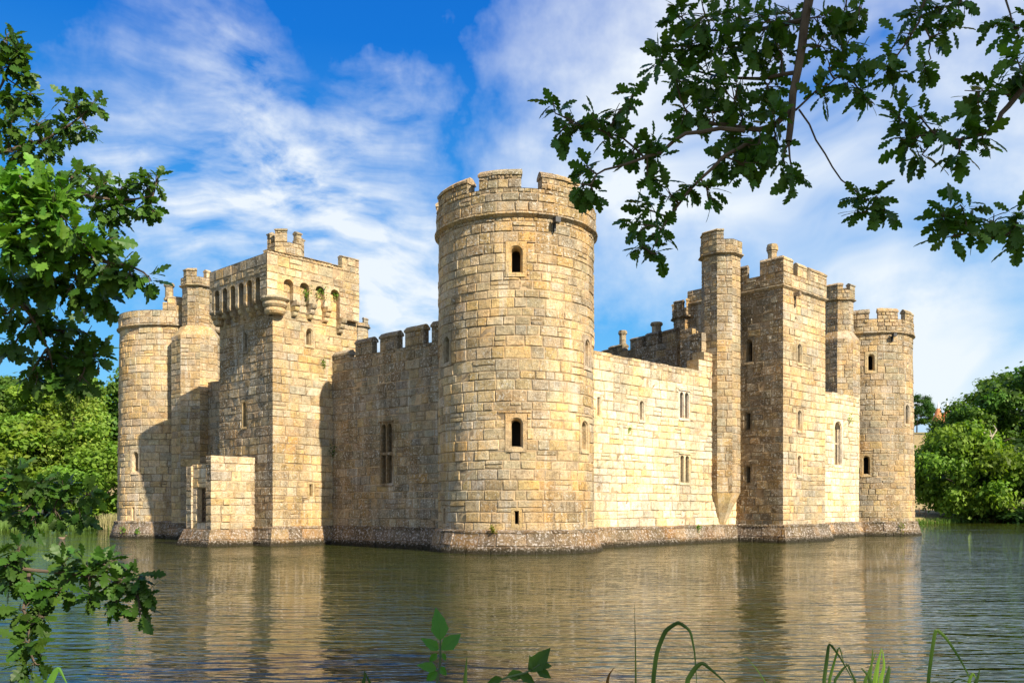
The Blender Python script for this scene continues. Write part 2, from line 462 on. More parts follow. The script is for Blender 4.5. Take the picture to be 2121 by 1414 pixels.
def arch_outline(w, h, kind, ins=0.0, n=7):
    """opening outline, counter-clockwise from bottom left, base at z=ins"""
    w2 = w / 2 - ins; top = h - ins
    if kind == 'slit' or kind == 'rect':
        pts = [(-w2, ins), (w2, ins)]
        for i in range(1, n + 1): pts.append((w2, ins + (top - ins) * i / n))
        for i in range(0, n): pts.append((w2 - 2 * w2 * (i + 1) / n, top))
        for i in range(1, n): pts.append((-w2, top - (top - ins) * i / n))
        return pts
    rise = (w2 * 1.25 if kind == 'pointed' else w2 * .95)
    sp = top - rise
    pts = [(-w2, ins), (w2, ins), (w2, (ins + sp) / 2)]
    for i in range(n + 1):
        t = i / n
        a = t * math.pi / 2
        pts.append((w2 * (math.cos(a) if kind != 'pointed' else (1 - t ** 1.9)), sp + rise * (math.sin(a) if kind != 'pointed' else math.sin(a) ** .92)))
    for i in range(1, n + 1):
        t = 1 - i / n; a = t * math.pi / 2
        pts.append((-w2 * (math.cos(a) if kind != 'pointed' else (1 - t ** 1.9)), sp + rise * (math.sin(a) if kind != 'pointed' else math.sin(a) ** .92)))
    pts.append((-w2, (ins + sp) / 2))
    return pts

def window_cell(mb, X, u, z, W, H, w, h, kind, zb, levels, pal, colr=None, front=.014):
    """surround plate W x H at (u,z) (bottom centre) with an opening w x h starting zb above"""
    col = colr or pal(X(u, z, 0))
    out_ = [(-W/2, 0), (W/2, 0), (W/2, H), (-W/2, H)]
    inn = [(x, y + zb) for x, y in arch_outline(w, h, kind)]
    polys = [[Vector((x, y, 0)) for x, y in out_], [Vector((x, y, 0)) for x, y in inn]]
    flat = polys[0] + polys[1]
    for tri in tessellate_polygon(polys):
        a, b, c = [flat[i] for i in tri]
        if (b - a).cross(c - a).z < 0: b, c = c, b
        mb.face([X(u + p.x, z + p.y, front) for p in (a, b, c)], col, 0)
    prev = [X(u + x, z + y, front) for x, y in inn]
    for k, (ins, dep) in enumerate(levels):
        cur = [X(u + x, z + y + zb, dep) for x, y in arch_outline(w, h, kind, ins)]
        K = len(cur); i0 = len(mb.v); mb.v.extend(prev + cur)
        cc = tuple(c * .96 for c in col[:3]) + (.1,)
        for i in range(K):
            j = (i + 1) % K
            mb.f.append((i0 + i, i0 + j, i0 + K + j, i0 + K + i)[::-1]); mb.c.append(cc); mb.m.append(0 if k < len(levels) - 1 else 2)
        prev = cur
    mb.face(prev, (.02, .02, .02, 0), 2)
    # outer rim of the plate
    o = out_ + [out_[0]]
    for (x0, y0), (x1, y1) in zip(o, o[1:]):
        mb.face([X(u + x0, z + y0, -.05), X(u + x1, z + y1, -.05), X(u + x1, z + y1, front), X(u + x0, z + y0, front)], col, 0)

def window_at(S, u, z, parent, pal, kind='arch', w=.66, h=1.35, pad=.16, cols=1, rows=1, mull=.14, sill=True, hood=False, levels=None, slit=None, label=None, name='window'):
    """returns the hole rectangle for the masonry; z = bottom of the opening"""
    O, ud, nd = S.frame(u, z)
    X = lambda uu, zz, d: O + ud * uu + nd * d + Vector((0, 0, zz))
    mb = MB()
    tw = cols * w + (cols - 1) * mull; th = rows * h + (rows - 1) * mull
    if levels is None:
        levels = [(.015, -.03), (.06, -.06), (.085, -.22), (.10, -.24), (.11, -.5), (.11, -1.0)] if cols == 1 else [(.0, -.03), (.03, -.05), (.035, -.22), (.045, -.24), (.045, -.9)] if kind != 'slit' else [(0.01, -.02), (.02, -.35), (.02, -.8)]
    colr = pal(O); kf_ = .62 if pal is P_LEFTW else 1.0; colr = tuple(q * kf_ for q in colr[:3]) + (colr[3],); colr = (colr[0] * .95, colr[1] * .95, colr[2] * .97, colr[3] * .6)  # kf_ darkens surrounds on the left curtain to carry its shadow
    for i in range(cols):
        for j in range(rows):
            W = w + (pad + mull / 2 if cols > 1 else 2 * pad); Hc = h + (pad + mull / 2 if rows > 1 else 2 * pad)
            uu = (i - (cols - 1) / 2) * (w + mull); du = 0
            if cols > 1: du = -(pad - mull / 2) / 2 if i == 0 else (pad - mull / 2) / 2
            zb = pad if j == 0 else mull / 2
            zc = j * (h + mull) - zb
            kk = kind if (j == rows - 1 or kind == 'slit') else 'rect'
            def X2(a, b, d, uu=uu, du=du): return X(a, b, d)
            # plate is offset by du relative to the opening
            col = colr
            outp = [(uu + du - W/2, zc), (uu + du + W/2, zc), (uu + du + W/2, zc + Hc), (uu + du - W/2, zc + Hc)]
            inn = [(uu + x, j * (h + mull) + y) for x, y in arch_outline(w, h, kk)]
            polys = [[Vector((x, y, 0)) for x, y in outp], [Vector((x, y, 0)) for x, y in inn]]
            flat = polys[0] + polys[1]
            for tri in tessellate_polygon(polys):
                a, b, c = [flat[t] for t in tri]
                if (b - a).cross(c - a).z < 0: b, c = c, b
                mb.face([X(p.x, p.y, .014) for p in (a, b, c)], col, 0)
            prev = [X(x, y, .014) for x, y in inn]
            for k, (ins, dep) in enumerate(levels):
                sc = min(1.0, w / .5)
                cur = [X(uu + x, j * (h + mull) + y, dep) for x, y in arch_outline(w, h, kk, ins * sc)]
                K = len(cur); i0 = len(mb.v); mb.v.extend(prev + cur)
                cc = tuple(c * .97 for c in col[:3]) + (.1,)
                for q in range(K):
                    jn = (q + 1) % K
                    mb.f.append((i0 + q, i0 + jn, i0 + K + jn, i0 + K + q)); mb.c.append(cc); mb.m.append(0 if k < len(levels) - 1 else 2)
                prev = cur
            mb.face(prev, (.02, .02, .02, 0), 2)
            oo = outp + [outp[0]]
            for (x0, y0), (x1, y1) in zip(oo, oo[1:]):
                mb.face([X(x0, y0, -.06), X(x1, y1, -.06), X(x1, y1, .014), X(x0, y0, .014)], col, 0)
    hole = (u - tw/2 - pad + .01, u + tw/2 + pad - .01, z - pad + .01, z + th + pad - .01)
    def bar(x0, x1, z0, z1, d, sl=.0):
        a = [X(x0, z0, -.02), X(x1, z0, -.02), X(x1, z1, -.02), X(x0, z1, -.02)]
        b = [X(x0, z0, d), X(x1, z0, d), X(x1, z1, d - sl), X(x0, z1, d - sl)]
        i0 = len(mb.v); mb.v.extend(a + b)
        for f in ((4, 5, 6, 7), (0, 1, 5, 4), (1, 2, 6, 5), (2, 3, 7, 6), (3, 0, 4, 7)):
            mb.f.append(tuple(i0 + t for t in f)); mb.c.append(colr); mb.m.append(0)
    if sill and kind != 'slit': bar(-tw/2 - .08, tw/2 + .08, -pad * .95, -.005, .07, .05)
    if hood: bar(-tw/2 - pad * .9, tw/2 + pad * .9, th + pad * .55, th + pad * .95, .09, .05)
    mb.build(name, MATS, parent, label=label)
    return hole

def slab(mb, pts, z, col, up=True, mat=0):
    f = [Vector((p[0], p[1], z)) for p in pts]
    mb.face(f if up else f[::-1], col, mat)

def circle_pts(c, r, n=48, a0=0): return [(c[0] + r * math.cos(2 * math.pi * i / n + a0), c[1] + r * math.sin(2 * math.pi * i / n + a0)) for i in range(n)]

def part_node(name, mb, parent, label=None, mats=None):
    return mb.build(name, mats or MATS, parent, label=label)

# ------------------------------------------------------------------ castle plan
P0 = Vector((0.2, 43.0))
Ld, Rd = Vector((-.738, .675)), Vector((.723, .691))
nL, nR = Vector((-.675, -.738)), Vector((.691, -.723))
def LF(l, o): return P0 + Ld * l + nL * o
def RF(r, o): return P0 + Rd * r + nR * o

castle = empty('castle', (0.2, 43.0, 0), 'ruined sandstone castle with round corner towers standing in the moat', 'castle')

def plinth_for(S_list, z1, parent, pal=P_PL, spans=None, name='plinth'):
    mb = MB()
    for i, S in enumerate(S_list):
        a, b = spans[i] if spans else (0, S.len)
        masonry(mb, S, a, b, -.6, z1, (), pal, .38, (.6, 1.3), rough=1.0, zs=[-.6, -.05, .34, z1], r=rng)
        sweep(mb, S, a, b, [(-.3, z1 - .01), (.05, z1 - .01), (.04, z1 + .07), (-.3, z1 + .17)], pal, jit=.02, stones=.8)
    return mb.build(name, PMATS, parent)

def drum_tower(c, r, ztop_string, z_crenel, z_merlon, pal, name, label, wins, merl, arc, plz=.95, proj=.16, batter=0.0, ppal=None, par_t=.55, par_r=None, skip_par=None, plpal=P_PLR):
    S = Cyl(c, r, lambda z: batter * (ztop_string - z))
    body = MB()
    holder = bpy.data.objects.new('tmp', None)
    obj_parent = None
    # the shaft mesh is built last but windows need their parent: make the object first with placeholder mesh
    holes = []
    pend = []
    for wdef in wins:
        px, py0, py1, kind, w = wdef[:5]; u = S.hit(px)
        p = S.P(u, 5); depth = p.y
        z0, z1 = zpx(py1, depth), zpx(py0, depth)
        pad = .13 if kind == 'slit' else .17
        h = z1 - z0
        holes.append((u - w/2 - pad + .01, u + w/2 + pad - .01, z0 - pad + .01, z1 + pad - .01))
        pend.append((u, z0, kind, w, h, pad))
    u0, u1 = arc[0] * r, arc[1] * r
    masonry(body, S, u0, u1, plz, ztop_string, holes, pal, .46, ends=(False, False))
    tower = body.build(name, MATS, castle, label=label)
    for (u, z0, kind, w, h, pad) in pend:
        window_at(S, u, z0, tower, pal, kind, w, h, pad)
    Sp = Cyl(c, r + .02 + batter * ztop_string, lambda z: .16 + .28 * (plz - z) / plz if z < plz else .16)
    plinth_for([Sp], plz, tower, plpal, spans=[(arc[0] * Sp.R, arc[1] * Sp.R)])
    string_course([S], ztop_string - .02, pal, tower, proj=proj + .05, spans=[(u0, u1)])
    # parapet
    Sq = Cyl(c, par_r or r + .08)
    pm = MB(); ppal = ppal or pal
    a0, a1 = arc[0] * Sq.R, arc[1] * Sq.R
    masonry(pm, Sq, a0, a1, ztop_string + .2, z_crenel, (), ppal, .42, ends=(False, False), rough=1.3)
    n = 72; t = par_t
    full0, full1 = -math.pi * Sq.R, math.pi * Sq.R
    rows = [[Sq.P(full0 + (full1 - full0) * i / n, z_crenel, dd) for i in range(n + 1)] for dd in (.02, -t)]
    pm.grid(rows, ppal(Sq.P(0, z_crenel)), 0)
    rows = [[Sq.P(full0 + (full1 - full0) * i / n, z, -t) for i in range(n + 1)] for z in (ztop_string - .6, z_crenel)]
    pm.grid(rows, ppal(Sq.P(0, z_crenel)), 0, flip=True)
    slab(pm, circle_pts(c, r - .1, 40), ztop_string - .3, (.3, .26, .2, .5))
    par = pm.build('parapet', MATS, tower)
    for (x0, x1, dz) in merl:       # merlons by bearing (radians) round the drum
        if x0 > 100: x0, x1 = Sq.hit(x0) / Sq.R, Sq.hit(x1) / Sq.R
        merlon(Sq, x0 * Sq.R, x1 * Sq.R, z_crenel, z_merlon + dz, t, ppal, tower)
    return tower, S, Sq

A2 = (-math.pi, math.pi)
# ---- near round tower
ARC = A2
near, S_near, Sq_near = drum_tower(tuple(P0), 3.76, 15.05, 16.30, 16.78, P_NEAR, 'round_tower', 'big round tower nearest the camera',
    [(1069, 508, 566, 'arch', .60), (1069, 864, 928, 'arch', .62), (1070, 1057, 1086, 'slit', .22), (925, 697, 752, 'arch', .60),
     (1217, 703, 760, 'arch', .60), (1211, 871, 932, 'arch', .62), (1213, 1058, 1087, 'slit', .22), (921, 1052, 1085, 'slit', .24)],
    [(-1.02 - .26, -.62, -.02), (-.45, .055, .12), (.30, .83, .05), (1.95, 2.5, 0), (2.8, 3.3, 0), (-2.6, -2.1, 0), (-1.9, -1.5, -.1)], ARC)

# ---- left round tower
lt_c = (-24.3, 63.1)
left_tower, S_lt, Sq_lt = drum_tower(lt_c, 3.5, 14.35, 15.45, 15.4, P_LT, 'round_tower', 'round tower at the far left with an unbroken parapet top',
    [(283, 935, 977, 'arch', .50), (280, 1050, 1077, 'slit', .22)], [], ARC, plz=1.05, batter=.012)
# ---- right round tower
rt_c = (27.4, 68.3)
right_tower, S_rt, Sq_rt = drum_tower(rt_c, 3.36, 14.9, 16.0, 16.45, P_RT, 'round_tower', 'round tower at the far right with three merlons on its parapet',
    [(1804, 732, 768, 'arch', .52), (1794, 943, 983, 'arch', .52), (1877, 838, 878, 'arch', .50)], par_t=.32, merl=[(1757, 1800, 0), (1819, 1859, .05), (1874, 1891, .05), (1.9, 2.4, 0), (-1.25, -.98, -.15), (2.8, 3.2, 0)], arc=ARC, batter=.012)

# ---- walls ---------------------------------------------------------------
def wall_body(name, label, S, u0, u1, z0, ztop, pal, wins, t=1.2, ends=(False, False), plz=.95, plpal=P_PL, plspan=None, cap=True, ch=.46):
    holes = []; pend = []
    for wd in wins:
        px, py0, py1, kind, w, cols, rows = wd[:7]
        u = S.hit(px); depth = S.P(u, 5).y
        za, zb = zpx(py1, depth), zpx(py0, depth)
        pad = .12 if kind == 'slit' else .15; mull = .13
        h = (zb - za - (rows - 1) * mull) / rows
        tw = cols * w + (cols - 1) * mull
        holes.append((u - tw/2 - pad + .01, u + tw/2 + pad - .01, za - pad + .01, zb + pad - .01))
        pend.append((u, za, kind, w, h, pad, cols, rows, wd[7] if len(wd) > 7 else False))
    mb = MB()
    masonry(mb, S, u0, u1, z0, ztop, holes, pal, ch, ends=ends)
    if cap:
        n = max(1, int((u1 - u0) / .8))
        for i in range(n):
            a, b = u0 + (u1 - u0) * i / n, u0 + (u1 - u0) * (i + 1) / n
            j = rng.uniform(-.03, .06)
            cc = pal(S.P(a, ztop))
            # weathered top stones
            rows_ = [[S.P(u, z, d) for u in (a + .01, (a + b) / 2, b - .01)] for d, z in ((.03, ztop - .02), (.05, ztop + .1 + j), (-.3, ztop + .16 + j), (-t * .5, ztop + .15 + j), (-t, ztop + .05))]
            mb.grid(rows_, cc, 0)
            mb.face([r_[0] for r_ in rows_][::-1] , cc, 0); mb.face([r_[2] for r_ in rows_], cc, 0)
        mb.face([S.P(u0, z0, -t), S.P(u0, ztop + .05, -t), S.P(u1, ztop + .05, -t), S.P(u1, z0, -t)], (.35, .3, .22, .5), 0)
        for uu in (u0, u1):
            mb.face([S.P(uu, z0, 0), S.P(uu, ztop, 0), S.P(uu, ztop, -t), S.P(uu, z0, -t)], (.35, .3, .22, .4), 0)
    o = mb.build(name, MATS, castle, label=label)
    for (u, za, kind, w, h, pad, cols, rows, hood) in pend:
        window_at(S, u, za, o, pal, kind, w, h, pad, cols, rows, .13, hood=hood)
    if plz:
        Sp = Edge(S.P(0, 0).xy, S.P(S.len, 0).xy, off=lambda z: .16 + .26 * (plz - z) / plz if z < plz else .16)
        a, b = plspan or (u0, u1)
        plinth_for([Sp], plz, o, plpal, spans=[(a, b)])
    return o

# left curtain: from the postern tower to the near drum, seen from outside u grows to the right
S_lc = Edge(LF(12.7, 1.7), LF(1.5, 1.7))
zc = 10.45
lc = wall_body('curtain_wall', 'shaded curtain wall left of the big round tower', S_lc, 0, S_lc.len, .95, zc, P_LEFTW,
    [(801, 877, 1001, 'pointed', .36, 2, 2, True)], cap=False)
mbx = MB()
mbx.face([S_lc.P(0, zc, .02), S_lc.P(S_lc.len, zc, .02), S_lc.P(S_lc.len, zc, -1.2), S_lc.P(0, zc, -1.2)], P_LEFTW(S_lc.P(3, zc)))
mbx.build('wall_walk', MATS, lc)
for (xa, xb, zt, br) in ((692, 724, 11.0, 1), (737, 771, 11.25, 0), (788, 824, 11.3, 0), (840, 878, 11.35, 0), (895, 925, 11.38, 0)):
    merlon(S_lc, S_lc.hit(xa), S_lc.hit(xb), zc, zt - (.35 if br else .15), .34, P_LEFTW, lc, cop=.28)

# curtain between postern tower and left tower (mostly hidden)
S_lc2 = Edge(LF(31, 2.2), LF(17.6, 2.2))
lc2 = wall_body('curtain_wall', 'shaded curtain wall between the arcaded tower and the left round tower', S_lc2, 0, S_lc2.len, .95, 10.3, P_LEFTW, [])

# right curtain
S_rc = Edge(RF(1.5, 1.3), RF(18.0, 1.3))
rc_end = S_rc.hit(1497)
rc = wall_body('curtain_wall', 'sunlit pale curtain wall right of the big round tower, top without merlons', S_rc, 0, S_rc.len, .95, 9.95, P_RIGHT,
    [(1417, 812, 866, 'arch', .36, 2, 1, True), (1418, 943, 999, 'arch', .36, 2, 1, True), (1240, 822, 862, 'slit', .24, 1, 1), (1329, 830, 870, 'arch', .34, 1, 1), (1286, 884, 906, 'slit', .05, 1, 1)],
    plpal=P_PLR)
# stepped broken end of the wall head beside the tall stair turret
mb = MB()
for (xa, xb, z1_) in ((1446, 1486, 10.75), (1457, 1486, 11.25)):
    a, b = S_rc.hit(xa), S_rc.hit(xb)
    Sx = Edge(S_rc.P(a, 0, .012).xy, S_rc.P(b, 0, .012).xy)
    masonry(mb, Sx, 0, Sx.len, 10.05 if z1_ < 11 else 10.75, z1_, (), P_RIGHT, .4)
    zb_ = 10.05 if z1_ < 11 else 10.75
    for uu, fl in ((0, True), (Sx.len, False)):
        mb.grid([[Sx.P(uu, z, -d) for d in (-.02, .4, .8)] for z in (zb_, z1_)], P_TUR(Sx.P(0, 10)), 0, flip=fl)
    mb.face([Sx.P(0, z1_, .02), Sx.P(Sx.len, z1_, .02), Sx.P(Sx.len, z1_, -.8), Sx.P(0, z1_, -.8)], P_TUR(Sx.P(0, 10)))
mb.build('broken_wall_head', MATS, rc)

# chapel wall
_e = Edge(RF(0, 2.1), RF(40, 2.1)); S_cw = Edge(RF(22.4, 2.1), RF(_e.hit(1779), 2.1))
cw_ = wall_body('curtain_wall', 'sunlit curtain wall with the tall pointed chapel window', S_cw, 0, S_cw.len, .95, 9.95, P_RIGHT,
    [(1736, 872, 964, 'pointed', 1.15, 1, 1)], plpal=P_PLR)
# tracery inside the chapel window
u = S_cw.hit(1736); O, ud, nd = S_cw.frame(u, zpx(964, S_cw.P(u, 5).y))
mb = MB()
def box_local(mb, O, ud, nd, x0, x1, z0, z1, d0, d1, col, mat=0):
    X = lambda a, b, d: O + ud * a + nd * d + Vector((0, 0, b))
    v = [X(x0, z0, d0), X(x1, z0, d0), X(x1, z1, d0), X(x0, z1, d0), X(x0, z0, d1), X(x1, z0, d1), X(x1, z1, d1), X(x0, z1, d1)]
    i0 = len(mb.v); mb.v.extend(v)
    for f in ((4, 5, 6, 7), (1, 0, 3, 2), (0, 1, 5, 4), (1, 2, 6, 5), (2, 3, 7, 6), (3, 0, 4, 7)):
        mb.f.append(tuple(i0 + t for t in f)); mb.c.append(col); mb.m.append(mat)
for x in (-.18, .18): box_local(mb, O, ud, nd, x - .045, x + .045, .12, 2.55, -.30, -.14, (.5, .42, .3, .1))
box_local(mb, O, ud, nd, -.42, .42, 1.5, 1.6, -.28, -.16, (.5, .42, .3, .1))
mb.build('window_tracery', MATS, cw_)

# ---- polygonal turrets ----------------------------------------------------
def ngon(c, r, n=8, a0=0.0):
    return [(c[0] + r * math.cos(a0 + 2 * math.pi * i / n), c[1] + r * math.sin(a0 + 2 * math.pi * i / n)) for i in range(n)]
def near_side(E): return E.n.dot((E.A + E.B) / 2) < 0.15 * ((E.A + E.B) / 2).length

def turret(name, label, c, r, z0, zs, zc_, zm, pal, palf=None, rot=0.0, proj=.12, merl=(0, 2, 4, 6), holes=(), n=8, parent=None, grow=.1, t=.3, frac=(0.0, 1.0), ch=.42):
    """octagonal turret: shaft z0..zs, string, parapet to zc_, merlons to zm on chosen faces"""
    parent = parent or castle
    pts = ngon(c, r, n, rot); E = prism(pts)
    mb = MB()
    wn = []
    for i, S in enumerate(E):
        p = palf(S.n) if palf else pal
        hl = []
        for (px, py0, py1, kind, w, face) in holes:
            if face == i:
                u = S.hit(px); d = S.P(u, 5).y; za, zb = zpx(py1, d), zpx(py0, d); pad = .1
                hl.append((u - w/2 - pad, u + w/2 + pad, za - pad, zb + pad)); wn.append((S, u, za, kind, w, zb - za, pad))
        if near_side(S): masonry(mb, S, 0, S.len, z0, zs, hl, p, ch, (.4, .8), zs=None)
        else: mb.face([S.P(0, z0), S.P(S.len, z0), S.P(S.len, zs), S.P(0, zs)], p(S.P(0, zs)))
    slab(mb, pts, zs, (.3, .25, .18, .4))
    o = mb.build(name, MATS, parent, label=label)
    for (S, u, za, kind, w, h, pad) in wn:
        window_at(S, u, za, o, pal, kind, w, h, pad, sill=False)
    string_course(E, zs - .02, pal, o, proj=proj + grow, hgt=.22)
    E2 = prism(ngon(c, r + grow, n, rot)); pm = MB()
    for i, S in enumerate(E2):
        p = palf(S.n) if palf else pal
        masonry(pm, S, 0, S.len, zs + .18, zc_, (), p, .36, (.35, .7), rough=1.2)
        pm.face([S.P(0, zc_, .02), S.P(S.len, zc_, .02), S.P(S.len, zc_, -t), S.P(0, zc_, -t)], p(S.P(0, zc_)))
        pm.face([S.P(0, zs, -t), S.P(0, zc_, -t), S.P(S.len, zc_, -t), S.P(S.len, zs, -t)], p(S.P(0, zc_)))
    pm.build('parapet', MATS, o)
    for i in merl:
        if isinstance(i, tuple): i, fa, fb, dz = i
        else: fa, fb, dz = frac[0], frac[1], 0
        S = E2[i]; p = palf(S.n) if palf else pal
        merlon(S, S.len * fa, S.len * fb, zc_, zm + dz, t, p, o, cop=.16, e=.02)
    return o, E

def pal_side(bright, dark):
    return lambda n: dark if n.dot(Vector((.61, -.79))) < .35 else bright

def chimney(c, z0, z1, r, parent, pal=P_TUR, n=8, rot=.39):
    mb = MB()
    def ring(rr, za, zb):
        E = prism(ngon(c, rr, n, rot))
        for S in E: mb.face([S.P(0, za), S.P(S.len, za), S.P(S.len, zb), S.P(0, zb)], pal(S.P(0, za)))
        slab(mb, ngon(c, rr, n, rot), zb, pal((c[0], c[1], zb)))
    h = z1 - z0
    ring(r * 1.3, z0, z0 + h * .14); ring(r, z0 + h * .14, z0 + h * .48); ring(r * .985, z0 + h * .485, z0 + h * .76)
    ring(r * 1.12, z0 + h * .76, z0 + h * .82); ring(r * 1.32, z0 + h * .82, z0 + h * .94); ring(r * 1.18, z0 + h * .94, z1)
    slab(mb, ngon(c, r * .8, n, rot), z1 + .004, (.02, .02, .02, 0), mat=2)
    return mb.build('chimney', MATS, parent)

# tall stair turret at the right curtain
def RFd(px, o):     # plan point on the line parallel to the right wall at outward offset o, under photo column px
    E = Edge(RF(0, o), RF(30, o)); return E.P(E.hit(px), 0).xy
tc_ = RFd(1493, 1.25)
rotR = math.atan2(Rd.y, Rd.x) + math.pi / 8
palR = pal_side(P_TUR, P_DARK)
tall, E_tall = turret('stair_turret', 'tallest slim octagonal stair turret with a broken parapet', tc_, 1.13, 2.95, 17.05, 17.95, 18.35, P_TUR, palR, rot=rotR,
    merl=((3, 0, 1, .08), (4, 0, .42, .08), (2, .3, 1, .05)), ch=.42)
# pale wedge below the turret shaft, tapering to a point
mb = MB(); pts = ngon(tc_, 1.13, 8, rotR); E = prism(pts)
for S in E:
    a, b = S.P(0, 2.95, .02), S.P(S.len, 2.95, .02)
    tip = Vector((tc_.x - nR.x * .0, tc_.y - nR.y * .0, .55))
    ks = [0, .26, .5, .75, 1.0]; cc = None
    for k0, k1 in zip(ks, ks[1:]):
        mb.face([a.lerp(tip, k1 * .97), b.lerp(tip, k1 * .97), b.lerp(tip, k0 * .97), a.lerp(tip, k0 * .97)], palette((.5, .3, .1, .2, 0), .1, 1.05)(a))
mb.build('corbel', MATS, tall)

# ---- square west tower ------------------------------------------------------
c_corner = RF(17.6, 4.45)
W2, D2 = 5.15, 6.6
sq_pts = [c_corner, c_corner + Rd * W2, c_corner + Rd * W2 - nR * D2, c_corner - nR * D2]
E_sq = prism([tuple(p) for p in sq_pts])
# edges: 0 = right-facing sunlit face, 3 = left-facing dim face
zS, zCr, zMe = 15.05, 16.0, 16.62
sq = MB(); pend = []
zs_sq = courses(.95, zS, .46, rng)
for i, S in enumerate(E_sq):
    hl = []
    wl = []
    if i == 3: wl = [(1551, 703, 750, 'arch', .5), (1550, 855, 890, 'slit', .3), (1550, 965, 1000, 'slit', .3)]
    if i == 0: wl = [(1656, 712, 752, 'arch', .46), (1656, 850, 892, 'arch', .46), (1656, 943, 985, 'arch', .46), (1680, 741, 760, 'slit', .07)]
    for (px, py0, py1, kind, w) in wl:
        u = S.hit(px); d = S.P(u, 5).y; za, zb = zpx(py1, d), zpx(py0, d); pad = .12 if kind == 'slit' else .15
        hl.append((u - w/2 - pad + .01, u + w/2 + pad - .01, za - pad + .01, zb + pad - .01)); pend.append((S, u, za, kind, w, zb - za, pad, i))
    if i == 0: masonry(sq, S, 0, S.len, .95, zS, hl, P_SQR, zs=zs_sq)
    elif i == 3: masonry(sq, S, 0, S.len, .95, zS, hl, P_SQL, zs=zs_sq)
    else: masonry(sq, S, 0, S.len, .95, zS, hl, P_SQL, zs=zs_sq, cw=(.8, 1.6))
slab(sq, [tuple(p) for p in sq_pts], zS + .1, (.3, .25, .2, .4))
sq_t = sq.build('square_tower', MATS, castle, label='square tower beside the tall stair turret')
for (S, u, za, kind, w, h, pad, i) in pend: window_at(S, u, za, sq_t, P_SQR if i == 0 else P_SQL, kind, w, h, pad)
Epl = prism([tuple(p) for p in sq_pts], off=lambda z: .16 + .26 * (.95 - z) / .95 if z < .95 else .16)
mbp = MB()
for i, S in enumerate(Epl):
    pl = P_PLR if i in (0,) else P_PL
    masonry(mbp, S, 0, S.len, -.6, .95, (), pl, rough=1.0, zs=[-.6, -.05, .34, .95])
    sweep(mbp, S, 0, S.len, [(-.3, .94), (.05, .94), (.04, 1.02), (-.3, 1.12)], pl, jit=.02)
mbp.build('plinth', PMATS, sq_t)
string_course(E_sq, zS, P_TUR, sq_t, proj=.16, hgt=.24)
Ep = prism([tuple(p) for p in sq_pts], off=lambda z: .06); pm = MB()
for i, S in enumerate(Ep):
    p = P_SQR if i == 0 else P_SQL
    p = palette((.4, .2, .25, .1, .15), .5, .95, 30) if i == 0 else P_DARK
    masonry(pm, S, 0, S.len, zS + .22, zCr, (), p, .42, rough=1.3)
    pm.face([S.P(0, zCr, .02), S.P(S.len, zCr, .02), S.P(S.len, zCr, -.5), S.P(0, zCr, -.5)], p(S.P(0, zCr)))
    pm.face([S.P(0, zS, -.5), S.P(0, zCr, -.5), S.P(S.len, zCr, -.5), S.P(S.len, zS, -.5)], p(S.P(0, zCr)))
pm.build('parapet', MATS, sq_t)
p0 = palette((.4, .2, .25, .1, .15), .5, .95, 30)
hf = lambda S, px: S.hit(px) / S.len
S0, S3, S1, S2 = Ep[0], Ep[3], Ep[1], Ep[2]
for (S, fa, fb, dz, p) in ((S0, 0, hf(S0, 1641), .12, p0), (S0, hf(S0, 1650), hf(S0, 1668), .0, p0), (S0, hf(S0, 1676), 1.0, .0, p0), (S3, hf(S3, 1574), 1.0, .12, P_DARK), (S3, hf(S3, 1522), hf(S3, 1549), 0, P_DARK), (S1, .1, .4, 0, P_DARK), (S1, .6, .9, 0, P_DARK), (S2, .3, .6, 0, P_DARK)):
    merlon(S, S.len * fa, S.len * fb, zCr, zMe + dz, .38, p, sq_t, cop=.24, e=.0)
ch_c = c_corner + Rd * 2.1 - nR * 1.9
chimney(ch_c, 16.3, zpx(507, ch_c.y), .27, sq_t)
# rain spout under the string course of the sunlit face
mb = MB(); u = E_sq[0].hit(1645); O, ud, nd = E_sq[0].frame(u, 14.45)
box_local(mb, O, ud, nd, -.1, .1, .3, .52, 0, .42, (.3, .25, .2, .6)); box_local(mb, O, ud, nd, -.06, .06, -.35, .3, .0, .10, (.12, .1, .08, .6))
mb.build('rain_spout', MATS, sq_t)

# ---- interior ruins seen over the right curtain --------------------------------
pa, pb = Vector((6.3, 61.8)), Vector((10.55, 56.2))
S_in = Edge(pa, pb)
inn = MB(); zi = 12.75
masonry(inn, S_in, 0, S_in.len, 6, zi, (), P_INT)
dI = (pb - pa).normalized(); nI = Vector((dI.y, -dI.x))
S_ie = Edge(pb, pb - nI * 1.0)
masonry(inn, S_ie, 0, S_ie.len, 6, zi, (), P_PLR)
inn.face([S_in.P(0, zi, .02), S_in.P(S_in.len, zi, .02), S_in.P(S_in.len, zi, -1), S_in.P(0, zi, -1)], P_INT(S_in.P(0, zi)))
inn_o = inn.build('inner_wall', MATS, castle, label='dark inner range wall with merlons and two chimneys seen over the pale curtain wall')
for (xa, xb, z1_) in ((1248, 1262, 12.95), (1262, 1290, 13.1), (1306, 1330, 13.35), (1338, 1363, 13.45), (1372, 1399, 13.4)):
    a, b = S_in.hit(xa), S_in.hit(xb)
    merlon(S_in, a, min(b, S_in.len - .05), zi, z1_, .5, P_INT, inn_o, cop=.2, e=.03)
for (px, py, u_dep, r_) in ((1280, 685, .45, .24), (1350, 668, .45, .32)):
    q = S_in.P(S_in.hit(px), 0, -u_dep); chimney((q.x, q.y), 13.0 if px < 1300 else 13.3, zpx(py, q.y), r_, inn_o)
